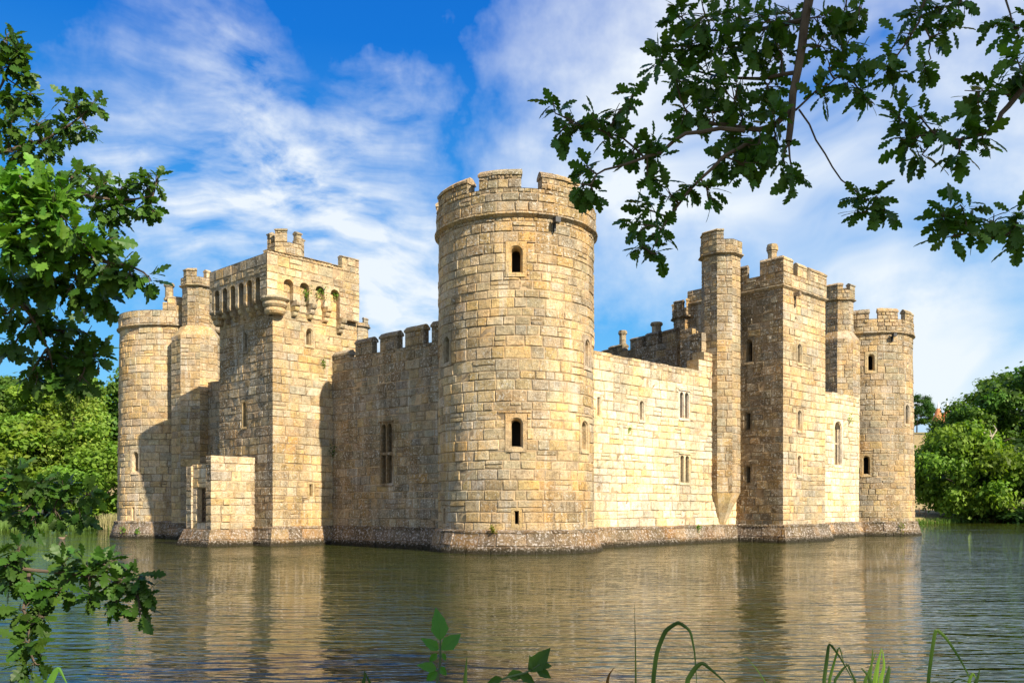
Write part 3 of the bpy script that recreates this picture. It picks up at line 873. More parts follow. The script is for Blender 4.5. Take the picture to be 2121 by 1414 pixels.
it, _ = turret('stair_turret', 'octagonal turret of the inner range behind the broken wall head', (11.55, 57.6), .95, 6, 14.3, 14.95, 15.35, P_INT, pal_side(P_TUR, P_INT), rot=rotR,
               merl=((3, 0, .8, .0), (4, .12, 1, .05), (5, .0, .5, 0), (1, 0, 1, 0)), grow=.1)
# remnant piers beside the tall turret
mb = MB()
for (px0, px1, zt, o_) in ((1433, 1440, 12.85, .2), (1444, 1449, 12.75, .3), (1453, 1466, 12.5, .9)):
    E_ = Edge(RF(0, o_), RF(30, o_)); a, b = E_.hit(px0), E_.hit(px1)
    q = prism([tuple(E_.P(a, 0).xy), tuple(E_.P(b, 0).xy), tuple(E_.P(b, 0, -.8).xy), tuple(E_.P(a, 0, -.8).xy)])
    for S in q: masonry(mb, S, 0, S.len, 9.6, zt, (), P_TUR if S.n.x > 0 else P_INT, .5)
    slab(mb, [tuple(e.A) for e in q], zt, (.25, .2, .15, .6))
mb.build('broken_pier', MATS, castle, label='thin broken stone piers on the wall head left of the tall stair turret')

# ---- right turret and its lower polygonal body ----------------------------------
rtb = Vector((1738 - CX, F)).normalized() * 68.2
rtb = Vector(((1737 - CX) / F * 65.4, 65.4))
bod = MB(); E = prism(ngon(rtb, 1.44, 8, rotR))
wn = []
for i, S in enumerate(E):
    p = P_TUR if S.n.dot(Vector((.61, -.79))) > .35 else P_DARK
    hl = []
    if i == 5: pass
    if near_side(S): masonry(bod, S, 0, S.len, 5, 14.4, hl, p, .44, (.4, .9))
    S2e = S
    bod.face([S.P(0, 14.4), S.P(S.len, 14.4), S.P(S.len, 15.1, -.45), S.P(0, 15.1, -.45)], p(S.P(0, 14)))
rt_body = bod.build('turret_base', MATS, castle, label='polygonal stair tower body joined to the far right round tower')
for (px, py0, py1, kind, w) in ((1719, 788, 812, 'arch', .5), (1752, 713, 728, 'slit', .12)):
    for S in E:
        u = S.hit(px)
        if 0.25 < u < S.len - .25 and near_side(S) and S.P(u, 0).y < rtb.y:
            d = S.P(u, 5).y; window_at(S, u, zpx(py1, d), rt_body, P_TUR, kind, w, zpx(py0, d) - zpx(py1, d), .08, sill=False, levels=[(.03, .0), (.05, -.3), (.05, -.6)] if kind != 'slit' else None)
            break
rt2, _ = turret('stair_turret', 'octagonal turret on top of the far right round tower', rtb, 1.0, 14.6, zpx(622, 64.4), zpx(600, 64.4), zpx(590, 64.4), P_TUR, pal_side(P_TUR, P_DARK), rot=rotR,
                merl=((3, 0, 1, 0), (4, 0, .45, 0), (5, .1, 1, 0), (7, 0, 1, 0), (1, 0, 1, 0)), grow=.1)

# ---- left tower's polygonal stair body and turret ---------------------------------
ltb = Vector(((409 - CX) / F * 59.8, 59.8))
rotL = math.atan2(Ld.y, Ld.x) + math.pi / 8
E = prism(ngon(ltb, 1.62, 8, rotL)); bod = MB()
for i, S in enumerate(E):
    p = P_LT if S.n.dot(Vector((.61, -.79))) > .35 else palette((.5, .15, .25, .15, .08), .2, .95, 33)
    if near_side(S): masonry(bod, S, 0, S.len, .95, 13.55, (), p, .46, (.45, .95))
    bod.face([S.P(0, 13.55), S.P(S.len, 13.55), S.P(S.len, 14.25, -.5), S.P(0, 14.25, -.5)], p(S.P(0, 14)))
lt_body = bod.build('turret_base', MATS, castle, label='polygonal stair tower body joined to the left round tower')
Ep_ = prism(ngon(ltb, 1.62, 8, rotL), off=lambda z: .14 + .26 * (.95 - z) / .95 if z < .95 else .14)
plinth_for(Ep_, .98, lt_body, P_PL)
for S in E:
    u = S.hit(432)
    if .2 < u < S.len - .2 and near_side(S):
        d = S.P(u, 5).y; window_at(S, u, zpx(797, d), lt_body, P_LT, 'arch', .5, zpx(776, d) - zpx(797, d), .1, sill=False, levels=[(.03, .0), (.05, -.3), (.05, -.6)]); break
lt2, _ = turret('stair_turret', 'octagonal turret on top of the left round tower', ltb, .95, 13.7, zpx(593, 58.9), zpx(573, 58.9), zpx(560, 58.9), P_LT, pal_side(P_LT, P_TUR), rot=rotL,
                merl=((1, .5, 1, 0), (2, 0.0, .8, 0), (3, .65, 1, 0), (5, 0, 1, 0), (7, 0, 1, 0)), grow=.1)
# raised block and chimney on the left tower parapet
u = Sq_lt.hit(362)
bk = merlon(Sq_lt, Sq_lt.hit(337), Sq_lt.hit(346) , 15.45, 15.9, .6, P_LT, left_tower, cop=.12, e=.0)
bk = merlon(Sq_lt, Sq_lt.hit(347), Sq_lt.hit(384), 15.45, 16.3, .6, P_LT, left_tower, cop=.16, e=.0)
q = Sq_lt.P(Sq_lt.hit(349), 0, -.5); chimney((q.x, q.y), 16.2, zpx(587, q.y), .27, left_tower, P_LT)

# far turret peeping out behind the postern tower
ft, _ = turret('stair_turret', 'distant round turret peeping out behind the arcaded square tower', ((741 - CX) / F * 75, 75), .86, 10, zpx(676, 74), zpx(667, 74), zpx(659, 74), P_PLR, rot=.2, n=12,
               merl=((10, 0, 1, 0), (4, 0, 1, 0)), grow=.1, t=.2)

# ---- postern (arcaded) tower -------------------------------------------------------
K = LF(12.6, 5.6); PW, PD = 5.5, 5.55
po_pts = [K, K - nL * PD, K - nL * PD + Ld * PW, K + Ld * PW]
E_po = prism([tuple(p) for p in po_pts])     # 0 = sunlit side (normal nR-like), 3 = dim front
zb0, zb1 = .95, 14.9
po = MB(); zs_po = courses(zb0, 15.0, .46, rng); pend = []
for i, S in enumerate(E_po):
    hl = []; wl = []
    if i == 0: wl = [(641, 680, 716, 'pointed', .46), (644, 1002, 1028, 'slit', .22)]
    if i == 3: wl = [(508, 688, 728, 'arch', .36), (506, 832, 884, 'arch', .36)]
    for (px, py0, py1, kind, w) in wl:
        u = S.hit(px); d = S.P(u, 5).y; za, zb = zpx(py1, d), zpx(py0, d); pad = .12
        hl.append((u - w/2 - pad + .01, u + w/2 + pad - .01, za - pad + .01, zb + pad - .01)); pend.append((S, u, za, kind, w, zb - za, pad, i))
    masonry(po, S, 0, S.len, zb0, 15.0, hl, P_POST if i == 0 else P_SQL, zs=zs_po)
po_t = po.build('square_tower', MATS, castle, label='square tower with an arcade of corbelled arches under its parapet')
for (S, u, za, kind, w, h, pad, i) in pend: window_at(S, u, za, po_t, P_POST if i == 0 else P_SQL, kind, w, h, pad, sill=(kind != 'slit'))
Epl = prism([tuple(p) for p in po_pts], off=lambda z: .14 + .24 * (.95 - z) / .95 if z < .95 else .14)
mbp = MB()
for i, S in enumerate(Epl):
    pl = P_PLR if i == 0 else P_PL
    masonry(mbp, S, 0, S.len, -.6, .95, (), pl, rough=1.0, zs=[-.6, -.05, .34, .95])
    sweep(mbp, S, 0, S.len, [(-.3, .94), (.05, .94), (.04, 1.02), (-.3, 1.12)], pl, jit=.02)
mbp.build('plinth', PMATS, po_t)

# box carried on corbels: front overhang .55, sunlit side overhang .30
oF, oS = .58, .34
SA = 4.35                                           # length of the corbelled stretch along the sunlit side
b_c = K - Ld * oS + nL * oF
b_l = K + Ld * (PW + .12) + nL * oF
b_r = K - Ld * oS - nL * (SA)                       # end of overhang on the sunlit side
b_rr = K - Ld * oS - nL * (PD - .05)
zbx0, zar, zbx1 = 12.95, 14.45, 15.62
F_front = Edge(b_l, b_c); F_side = Edge(b_c, b_rr); SA = F_side.hit(703) - oF
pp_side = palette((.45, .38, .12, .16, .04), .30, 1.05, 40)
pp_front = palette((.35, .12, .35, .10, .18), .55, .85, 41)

def arcade(S, ua, ub, n, pier, pal, name, first_pier=None):
    """wall strip zbx0+.55..zbx1 pierced by n round-headed openings that are open below, piers on corbels"""
    mb = MB(); zlo = 13.35
    fw = (ub - ua - (n) * pier) / n
    t = .36
    zsp = zar - fw / 2
    for k in range(n):
        a = ua + k * (fw + pier) + pier; b = a + fw; m = (a + b) / 2
        # pier left of this opening
        stone_h = [zlo, zlo + .42, zlo + .84, zsp]
        for c, d in zip(stone_h, stone_h[1:]):
            cc = pal(S.P(a, c))
            u0_, u1_ = a - pier, a
            mb.face([S.P(u0_, c, .0), S.P(u1_, c, .0), S.P(u1_, d - .015, .0), S.P(u0_, d - .015, .0)], cc)
            mb.face([S.P(u1_, c, 0), S.P(u1_, c, -t), S.P(u1_, d, -t), S.P(u1_, d, 0)], cc)
            mb.face([S.P(u0_, c, -t), S.P(u0_, c, 0), S.P(u0_, d, 0), S.P(u0_, d, -t)], cc)
        # spandrel with arch
        top = zar + .16; nn = 10; cc = pal(S.P(m, top))
        arc_ = [(m - fw/2 * math.cos(math.pi * i / nn), zsp + fw/2 * math.sin(math.pi * i / nn) ** .8) for i in range(nn + 1)]
        pts2 = [(a - pier, zsp), (a - pier, top), (b, top), (b, zsp)]
        for i in range(nn):
            (x0, y0), (x1, y1) = arc_[i], arc_[i+1]
            mb.face([S.P(x0, y0, 0), S.P(x1, y1, 0), S.P(x1, top, 0), S.P(x0, top, 0)], cc)
            mb.face([S.P(x1, y1, 0), S.P(x0, y0, 0), S.P(x0, y0, -t), S.P(x1, y1, -t)], cc)
        mb.face([S.P(a - pier, zsp, 0), S.P(a, zsp, 0), S.P(a, top, 0), S.P(a - pier, top, 0)], cc)
    return mb, fw
def corbel(S, u, w, zt, pal, parent, sizes=((.40, .30), (.28, .28), (.16, .26)), back=-.62, name='corbel'):
    mb = MB(); z = zt
    full = .60
    for k, (pr, hh) in enumerate(sizes):
        outd = back + .04 + (full) * (1 - k * .27)
        cc = pal(S.P(u, z))
        nseg = 7; prof = [(back, z - .01)]
        for i in range(nseg + 1):
            a = math.pi * .5 * i / nseg
            prof.append((outd - .14 + .14 * math.cos(a), (z - .05) - (hh - .06) * math.sin(a) ** 1.0 * 1.0))
        prof = [(back, z)] + [(outd, z)] + prof[1:] + [(back, z - hh + .01)]
        wk = w * (1 - .04 * k)
        rows = [[S.P(u + s * wk / 2, zz, dd) for dd, zz in prof] for s in (-1, -.8, .8, 1)]
        # pull the outer rows in a touch for rounded edges
        rows[0] = [S.P(u - wk/2 + .02, zz, dd - .03) if dd > back else S.P(u - wk/2, zz, dd) for dd, zz in prof]
        rows[3] = [S.P(u + wk/2 - .02, zz, dd - .03) if dd > back else S.P(u + wk/2, zz, dd) for dd, zz in prof]
        mb.grid(rows, cc, 0)
        mb.face(rows[0], cc); mb.face(rows[3][::-1], cc)
        z -= hh - .01
    return mb.build(name, MATS, parent)

pier = .30
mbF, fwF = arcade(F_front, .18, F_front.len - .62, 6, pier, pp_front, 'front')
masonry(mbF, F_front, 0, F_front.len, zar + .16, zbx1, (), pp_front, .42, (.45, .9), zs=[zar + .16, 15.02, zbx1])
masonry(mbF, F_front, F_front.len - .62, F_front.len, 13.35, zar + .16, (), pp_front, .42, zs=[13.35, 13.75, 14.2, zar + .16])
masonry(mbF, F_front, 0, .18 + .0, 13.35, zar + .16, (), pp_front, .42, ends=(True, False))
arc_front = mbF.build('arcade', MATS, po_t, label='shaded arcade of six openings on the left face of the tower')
for k in range(6):
    corbel(F_front, .18 + k * (fwF + pier) + pier / 2, pier + .02, 13.36, pp_front, po_t)
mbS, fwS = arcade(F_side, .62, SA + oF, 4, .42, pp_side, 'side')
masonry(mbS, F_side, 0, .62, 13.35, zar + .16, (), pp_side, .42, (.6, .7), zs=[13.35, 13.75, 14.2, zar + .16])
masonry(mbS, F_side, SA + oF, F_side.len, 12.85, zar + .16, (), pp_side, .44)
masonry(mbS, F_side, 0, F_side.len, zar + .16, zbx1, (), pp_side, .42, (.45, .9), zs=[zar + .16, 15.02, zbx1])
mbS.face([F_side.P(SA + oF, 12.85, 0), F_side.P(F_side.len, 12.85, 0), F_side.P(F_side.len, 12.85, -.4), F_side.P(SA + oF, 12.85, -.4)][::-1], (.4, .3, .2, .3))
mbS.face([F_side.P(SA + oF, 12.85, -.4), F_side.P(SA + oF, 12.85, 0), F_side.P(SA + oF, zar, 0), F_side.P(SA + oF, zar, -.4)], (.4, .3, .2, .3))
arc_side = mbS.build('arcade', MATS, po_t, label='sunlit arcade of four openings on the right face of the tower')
for k in range(1, 4):
    corbel(F_side, .62 + k * (fwS + .42) + .21, .36, 13.36, pp_side, po_t, back=-.38)
corbel(F_side, SA + oF + .2, .38, 12.87, pp_side, po_t, back=-.38)
# big rounded corner corbel in three drums
def corner_corbel(c, sizes, z, pal, parent):
    mb = MB()
    for k, (r, h, sh) in enumerate(sizes):
        cc = pal((c[0], c[1], z)); n = 20
        prof = [(r * .93, 0), (r, -.06), (r, -h * .45), (r * .86, -h * .8), (r * .62, -h)]
        cx_, cy_ = c[0] + sh * 0, c[1]
        rows = [[Vector((cx_ + rr * math.cos(2 * math.pi * i / n), cy_ + rr * math.sin(2 * math.pi * i / n), z + zz)) for i in range(n + 1)] for rr, zz in prof[::-1]]
        mb.grid(rows, cc, 0)
        slab(mb, [(r_.x, r_.y) for r_ in rows[-1][:-1]], z, cc)
        z -= h - .03
    return mb.build('corner_corbel', MATS, parent)
q = K - Ld * .0 + nL * .02
corner_corbel((q.x + .12, q.y + .05), ((.78, .30, 0), (.66, .36, 0), (.56, .36, 0)), 13.38, P_POST, po_t)
q = K + Ld * (PW - .05) + nL * .1
corner_corbel((q.x, q.y), ((.55, .28, 0), (.45, .3, 0), (.34, .3, 0)), 13.38, pp_front, po_t)
# inner side of box, parapet top and deck
mb = MB()
t = .36
for S in (F_front, F_side):
    mb.face([S.P(0, zbx1 - .01, .02), S.P(S.len, zbx1 - .01, .02), S.P(S.len, zbx1 - .01, -t), S.P(0, zbx1 - .01, -t)], pp_front(S.P(0, 15)))
    mb.face([S.P(0, zar + .1, -t), S.P(0, zbx1, -t), S.P(S.len, zbx1, -t), S.P(S.len, zar + .1, -t)], pp_front(S.P(0, 15)))
bl2 = b_l - nL * (PD + oF - .05); 
F_left = Edge(bl2, b_l); F_back = Edge(b_rr, bl2)
masonry(mb, F_left, 0, F_left.len, 13.35, zbx1, (), P_SQL, .44)
masonry(mb, F_back, 0, F_back.len, 13.35, zbx1, (), P_SQL, .44)
for S in (F_left, F_back):
    mb.face([S.P(0, zbx1 - .01, .02), S.P(S.len, zbx1 - .01, .02), S.P(S.len, zbx1 - .01, -t), S.P(0, zbx1 - .01, -t)], pp_front(S.P(0, 15)))
slab(mb, [tuple(b_l), tuple(b_c), tuple(b_rr), tuple(bl2)], zar + .35, (.3, .25, .2, .4)); slab(mb, [tuple(b_l - nL*.1 - Ld*.1), tuple(b_c - nL*.1 + Ld*.1), tuple(b_rr), tuple(bl2)], zar + .3, (.3, .25, .2, .4), up=False)
mb.build('parapet', MATS, po_t)
# uneven top course over the sunlit side, rising to a merlon at the far end
merlon(F_side, 1.95, F_side.len * .80, zbx1, 15.82, t, pp_side, po_t, cop=.06, e=0, name='parapet_course')
merlon(F_side, F_side.len * .80, F_side.len - .02, zbx1, 16.42, t, pp_side, po_t, cop=.1, e=0)
merlon(F_side, 0.02, 1.93, zbx1, 15.78, t, pp_side, po_t, cop=.03, e=0, name='parapet_course')
# little look-out turret on the corner
tc2 = Vector(((592 - CX) / F * 48.9, 48.9))
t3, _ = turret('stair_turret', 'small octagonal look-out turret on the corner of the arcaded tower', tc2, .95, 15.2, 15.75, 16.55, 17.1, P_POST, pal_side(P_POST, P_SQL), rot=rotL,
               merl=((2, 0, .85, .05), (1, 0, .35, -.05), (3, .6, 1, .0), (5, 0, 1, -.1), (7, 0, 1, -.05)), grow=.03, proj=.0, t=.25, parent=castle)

# ---- barbican stub in front of the postern tower ------------------------------------
B0 = LF(14.4, 8.2); BW = 2.15; BD = 2.75
mb = MB()
bp_ = [B0, B0 - nL * BD, B0 - nL * BD + Ld * .46, B0 + Ld * .46]       # the thick right wall
P_BAR = palette((.22, .6, .15, .08, .05), .35, 1.08, 50); P_BARD = palette((.3, .1, .4, .1, .2), .6, .85, 51)
zz_b = courses(.9, 4.85, .46, rng)
Eb = prism([tuple(p) for p in bp_])
for i, S in enumerate(Eb): masonry(mb, S, 0, S.len, .9, 4.85, (), P_BAR if i == 0 else P_BARD, zs=zz_b, rough=1.6)
slab(mb, [tuple(p) for p in bp_], 4.84, (.45, .38, .28, .4))
# recessed door wall
B1 = B0 + Ld * .70 - nL * .35
Sd = Edge(B0 + Ld * BW - nL * .1, B0 + Ld * .44 - nL * .1)
dw = (Sd.len - 1.24, Sd.len - .04, 1.3, 3.15)
masonry(mb, Sd, 0, Sd.len, .9, 4.45, [dw], palette((.35, .45, .1, .1, .03), .25, 1.0, 52), .46)
for (u0_, u1_) in ((dw[0], dw[0]), (dw[1], dw[1])):
    pass
mb.face([Sd.P(dw[0], dw[2], 0), Sd.P(dw[0], dw[2], -.5), Sd.P(dw[0], dw[3], -.5), Sd.P(dw[0], dw[3], 0)][::-1], P_BAR(B0.to_3d()))
mb.face([Sd.P(dw[1], dw[2], 0), Sd.P(dw[1], dw[2], -.5), Sd.P(dw[1], dw[3], -.5), Sd.P(dw[1], dw[3], 0)], P_BAR(B0.to_3d()))
mb.face([Sd.P(dw[0], dw[3], 0), Sd.P(dw[1], dw[3], 0), Sd.P(dw[1], dw[3], -.5), Sd.P(dw[0], dw[3], -.5)][::-1], P_BAR(B0.to_3d()))
mb.face([Sd.P(dw[0], dw[2], .08), Sd.P(dw[1], dw[2], .08), Sd.P(dw[1], dw[2], -.5), Sd.P(dw[0], dw[2], -.5)], P_BAR(B0.to_3d()))
mb.face([Sd.P(0, 4.45, .02), Sd.P(Sd.len, 4.45, .02), Sd.P(Sd.len, 4.45, -.6), Sd.P(0, 4.45, -.6)], (.45, .38, .26, .4))
# left end pier and left wall
bl_ = [B0 + Ld * (BW - .02), B0 + Ld * (BW - .02) - nL * BD, B0 + Ld * (BW + .45) - nL * BD, B0 + Ld * (BW + .45)]
for i, S in enumerate(prism([tuple(p) for p in bl_])): masonry(mb, S, 0, S.len, .9, 4.35, (), P_BAR if i == 0 else P_BARD, .46, rough=1.6)
slab(mb, [tuple(p) for p in bl_], 4.34, (.45, .38, .28, .4))
bar = mb.build('barbican', MATS, castle, label='low roofless stone stub with a doorway in front of the arcaded tower')
bf = [B0 - Ld * .0, B0 - nL * BD, B0 - nL * BD + Ld * (BW + .45), B0 + Ld * (BW + .45)]
Ef = prism([tuple(p) for p in bf], off=lambda z: .1 + .32 * (.9 - z) / .9 if z < .9 else .1)
mb = MB()
for i, S in enumerate(Ef):
    pl = P_PLR if i == 0 else P_PL
    masonry(mb, S, 0, S.len, -.6, .9, (), pl, rough=1.0, zs=[-.6, -.05, .34, .9])
slab(mb, [tuple(e.P(0, .9).xy) for e in Ef], .9, (.4, .33, .24, .5))
mb.build('plinth', PMATS, bar)
# lattice gate in the doorway
WOOD = plain('weathered_oak', (.10, .062, .035), .8, .4, 20)
mb = MB(); O, ud, nd = Sd.frame((dw[0] + dw[1]) / 2, dw[2]); Wd = dw[1] - dw[0]; Hd = dw[3] - dw[2] - .1
def bar2(mb, O, ud, nd, p, q, w, d0=-.33, d1=-.28):
    v = Vector((q[0] - p[0], q[1] - p[1])); v.normalize(); s = Vector((-v.y, v.x)) * w / 2
    X = lambda a, d: O + ud * a[0] + nd * d + Vector((0, 0, a[1]))
    c4 = [(p[0] - s.x, p[1] - s.y), (q[0] - s.x, q[1] - s.y), (q[0] + s.x, q[1] + s.y), (p[0] + s.x, p[1] + s.y)]
    i0 = len(mb.v); mb.v.extend([X(a, d0) for a in c4] + [X(a, d1) for a in c4])
    for f in ((4, 5, 6, 7), (0, 3, 2, 1), (0, 1, 5, 4), (1, 2, 6, 5), (2, 3, 7, 6), (3, 0, 4, 7)): mb.f.append(tuple(i0 + t for t in f)); mb.c.append((.1, .06, .04, 0)); mb.m.append(0)
w2 = Wd / 2 - .03
for x in (-w2, 0, w2): bar2(mb, O, ud, nd, (x, 0), (x, Hd), .06)
for z in (.03, Hd * .33, Hd * .66, Hd): bar2(mb, O, ud, nd, (-w2, z), (w2, z), .05, -.30, -.27)
for j in range(3):
    for s in (-1, 1):
        z0_ = .03 + j * Hd * .32
        bar2(mb, O, ud, nd, (0, z0_), (s * w2, z0_ + Hd * .32), .04, -.315, -.285); bar2(mb, O, ud, nd, (s * w2, z0_), (0, z0_ + Hd * .32), .04, -.318, -.288)
mb.build('lattice_gate', [WOOD], bar)

# floodlights under the string courses
BLACK = plain('black_lamp_housing', (.02, .02, .022), .5, .2)
for (S, px, zz, lab) in ((Cyl(tuple(P0), 3.9), 1149, 14.75, 'small black floodlight under the rim of the big round tower'), (Cyl(rt_c, 3.5), 1849, 14.6, 'small black floodlight under the rim of the far right round tower')):
    u = S.hit(px); O, ud, nd = S.frame(u, zz)
    e = empty('floodlight', O, lab, 'floodlight')
    mb = MB(); box_local(mb, O, ud, nd, -.13, .13, .05, .28, .05, .34, (.02,) * 4); b_ = mb.build('lamp_housing', BLACK, e)
    mb = MB(); box_local(mb, O, ud, nd, -.04, .04, -.28, .12, -.12, .05, (.02,) * 4); mb.build('bracket', BLACK, e)


# ------------------------------------------------------------------ ground and water
def smooth(a, b, x):
    t = np.clip((x - a) / (b - a), 0, 1); return t * t * (3 - 2 * t)

def vnoise(x, y, s, seed=0.0):
    return noise.noise(Vector((x * s + seed, y * s - seed, seed * .37)))

def far_shore(x): return 80 + min(46, max(-8, (x + 50) * .36)) + 1.5 * vnoise(x, 0, .12, 3)
def ground_z(x, y):
    d = min(far_shore(x) - y, y - 3.0 - .25 * math.sin(x * 1.3), x + 105, 120 - x)      # distance inside the moat
    if d > 0: z = -1.4 * min(1, d / 1.2)
    else:
        z = .75 * min(1.0, -d / .8) + .7 * float(smooth(1, 12, -d))
    if y > 100:
        k = y - far_shore(x)
        z += 27 * float(smooth(38, 190, k)) * (1 if x > -20 else .4) + .9 * vnoise(x, y, .03, 5) * float(smooth(2, 30, k))
    return z

GRASS = bpy.data.materials.new('meadow_grass'); GRASS.use_nodes = True; nt = GRASS.node_tree; b = nt.nodes['Principled BSDF']
g = N(nt, 'ShaderNodeNewGeometry')
a1 = noise_n(nt, g.outputs['Position'], .018, 4, .5); a2 = noise_n(nt, g.outputs['Position'], 1.6, 5, .7)
gc = ramp(nt, a1, [(.42, (.075, .14, .022)), (.5, (.20, .17, .055)), (.6, (.30, .22, .09))])
gc = mixc(nt, 1.0, gc, ramp(nt, a2, [(.3, .6), (.7, 1.3)]), 'MULTIPLY')
nt.links.new(gc, b.inputs['Base Color']); b.inputs['Roughness'].default_value = .95
bp = N(nt, 'ShaderNodeBump'); bp.inputs['Distance'].default_value = .1; nt.links.new(a2, bp.inputs['Height']); nt.links.new(bp.outputs[0], b.inputs['Normal'])

xs = np.unique(np.concatenate([np.arange(-900, -120, 40), np.arange(-120, 135, 2.5), np.arange(135, 900, 40)])).tolist()
ys = np.unique(np.concatenate([np.arange(-120, -6, 12), np.arange(-6, 8, .5), np.arange(8, 66, 6), np.arange(66, 140, 1.5), np.arange(140, 340, 8), np.arange(340, 1500, 60)])).tolist()
V = [(x, y, ground_z(x, y)) for y in ys for x in xs]; nx = len(xs)
Fc = [(j * nx + i, j * nx + i + 1, (j + 1) * nx + i + 1, (j + 1) * nx + i) for j in range(len(ys) - 1) for i in range(nx - 1)]
me = bpy.data.meshes.new('ground'); me.from_pydata(V, [], Fc); me.materials.append(GRASS); me.polygons.foreach_set('use_smooth', [True] * len(Fc))
o = bpy.data.objects.new('ground', me); C.objects.link(o); tag(o, kind='structure')

WATER = bpy.data.materials.new('moat_water'); WATER.use_nodes = True; nt = WATER.node_tree; b = nt.nodes['Principled BSDF']
g = N(nt, 'ShaderNodeNewGeometry')
def wmap(sx, sy, rot=0):
    m = N(nt, 'ShaderNodeMapping'); m.inputs['Scale'].default_value = (sx, sy, 1); m.inputs['Rotation'].default_value = (0, 0, math.radians(rot)); nt.links.new(g.outputs['Position'], m.inputs[0]); return m.outputs[0]
w1 = noise_n(nt, wmap(.55, 2.3, 7), 1.5, 1.2, .4, .4)
w2 = noise_n(nt, wmap(.8, 2.8, -12), 4.0, 1.5, .4, .3)
w3 = noise_n(nt, wmap(.35, 1.0, 12), .55, 2, .5)
patch = noise_n(nt, wmap(1, 1.6), .07, 3, .55)
amp = ramp(nt, patch, [(.36, .35), (.62, 1.0)])
hgt = math_node(nt, 'ADD', math_node(nt, 'MULTIPLY', w1, 1.0), math_node(nt, 'MULTIPLY', w2, .30))
hgt = math_node(nt, 'MULTIPLY', hgt, amp)
hgt = math_node(nt, 'ADD', hgt, math_node(nt, 'MULTIPLY', w3, .8))
bp = N(nt, 'ShaderNodeBump'); bp.inputs['Strength'].default_value = 1.0; bp.inputs['Distance'].default_value = .12
nt.links.new(hgt, bp.inputs['Height']); nt.links.new(bp.outputs[0], b.inputs['Normal'])
b.inputs['Base Color'].default_value = (.028, .034, .004, 1); b.inputs['Roughness'].default_value = .015
b.inputs['IOR'].default_value = 1.33; b.inputs['Specular IOR Level'].default_value = 1.0
me = bpy.data.meshes.new('water'); me.from_pydata([(-200, -3, 0), (220, -3, 0), (220, 150, 0), (-200, 150, 0)], [], [(0, 1, 2, 3)]); me.materials.append(WATER)
o = bpy.data.objects.new('water', me); C.objects.link(o); tag(o, kind='structure')

# ------------------------------------------------------------------ foliage
def leaf_material(name, base, trans=.45, rough=.55, nz=.35, sc=.35):
    m = bpy.data.materials.new(name); m.use_nodes = True; nt = m.node_tree; b = nt.nodes['Principled BSDF']; outn = nt.nodes['Material Output']
    at = N(nt, 'ShaderNodeAttribute', attribute_name='col')
    oi = N(nt, 'ShaderNodeObjectInfo')
    c = mixc(nt, 1.0, at.outputs['Color'], base, 'MULTIPLY')
    c = mixc(nt, 1.0, c, oi.outputs['Color'], 'MULTIPLY')
    nt.links.new(c, b.inputs['Base Color']); b.inputs['Roughness'].default_value = rough; b.inputs['Specular IOR Level'].default_value = .25
    tr = N(nt, 'ShaderNodeBsdfTranslucent'); tc_ = mixc(nt, 1.0, c, (1.25, 1.35, .5), 'MULTIPLY'); nt.links.new(tc_, tr.inputs['Color'])
    mx = N(nt, 'ShaderNodeMixShader'); mx.inputs[0].default_value = trans
    nt.links.new(b.outputs[0], mx.inputs[1]); nt.links.new(tr.outputs[0], mx.inputs[2]); nt.links.new(mx.outputs[0], outn.inputs['Surface'])
    return m
LEAF = leaf_material('tree_foliage', (.105, .185, .032))
OAKLEAF = leaf_material('oak_leaf', (.050, .115, .016), .35, .45)
REED = leaf_material('reed_blade', (.09, .16, .03), .3)
BARK = plain('bark', (.085, .062, .042), .95, .45, 9, bump=.6)
PALEBARK = plain('pale_dead_wood', (.42, .36, .28), .9, .3, 9)

def mesh_np(name, verts, faces4, cols, mat):
    """verts (n,3), faces (m,4), cols per face (m,3)"""
    me = bpy.data.meshes.new(name)
    me.vertices.add(len(verts)); me.vertices.foreach_set('co', verts.astype(np.float32).ravel())
    k = faces4.shape[1]
    me.loops.add(faces4.size); me.loops.foreach_set('vertex_index', faces4.astype(np.int32).ravel())
    me.polygons.add(len(faces4)); me.polygons.foreach_set('loop_start', (np.arange(len(faces4)) * k).astype(np.int32))
    me.polygons.foreach_set('loop_total', np.full(len(faces4), k, dtype=np.int32))
    me.update(calc_edges=True)
    ca = me.color_attributes.new('col', 'FLOAT_COLOR', 'CORNER')
    c4 = np.concatenate([cols, np.ones((len(cols), 1))], 1).astype(np.float32)
    ca.data.foreach_set('color', np.repeat(c4, k, axis=0).ravel())
    me.materials.append(mat); me.validate()
    return me

def place_quads(pos, nrm, size, R_, aspect=1.5):
    """small leaf-clump diamonds"""
    n = len(pos)
    nrm = nrm / np.linalg.norm(nrm, axis=1, keepdims=True)
    t = R_.normal(size=(n, 3)); t -= (t * nrm).sum(1, keepdims=True) * nrm; t /= np.linalg.norm(t, axis=1, keepdims=True)
    bt = np.cross(nrm, t)
    s = size[:, None]
    v = np.stack([pos - t * s * aspect * .5, pos + bt * s * .42 + nrm * s * .1, pos + t * s * aspect * .5, pos - bt * s * .42 + nrm * s * .1], 1).reshape(-1, 3)
    f = np.arange(n * 4).reshape(n, 4)
    return v, f

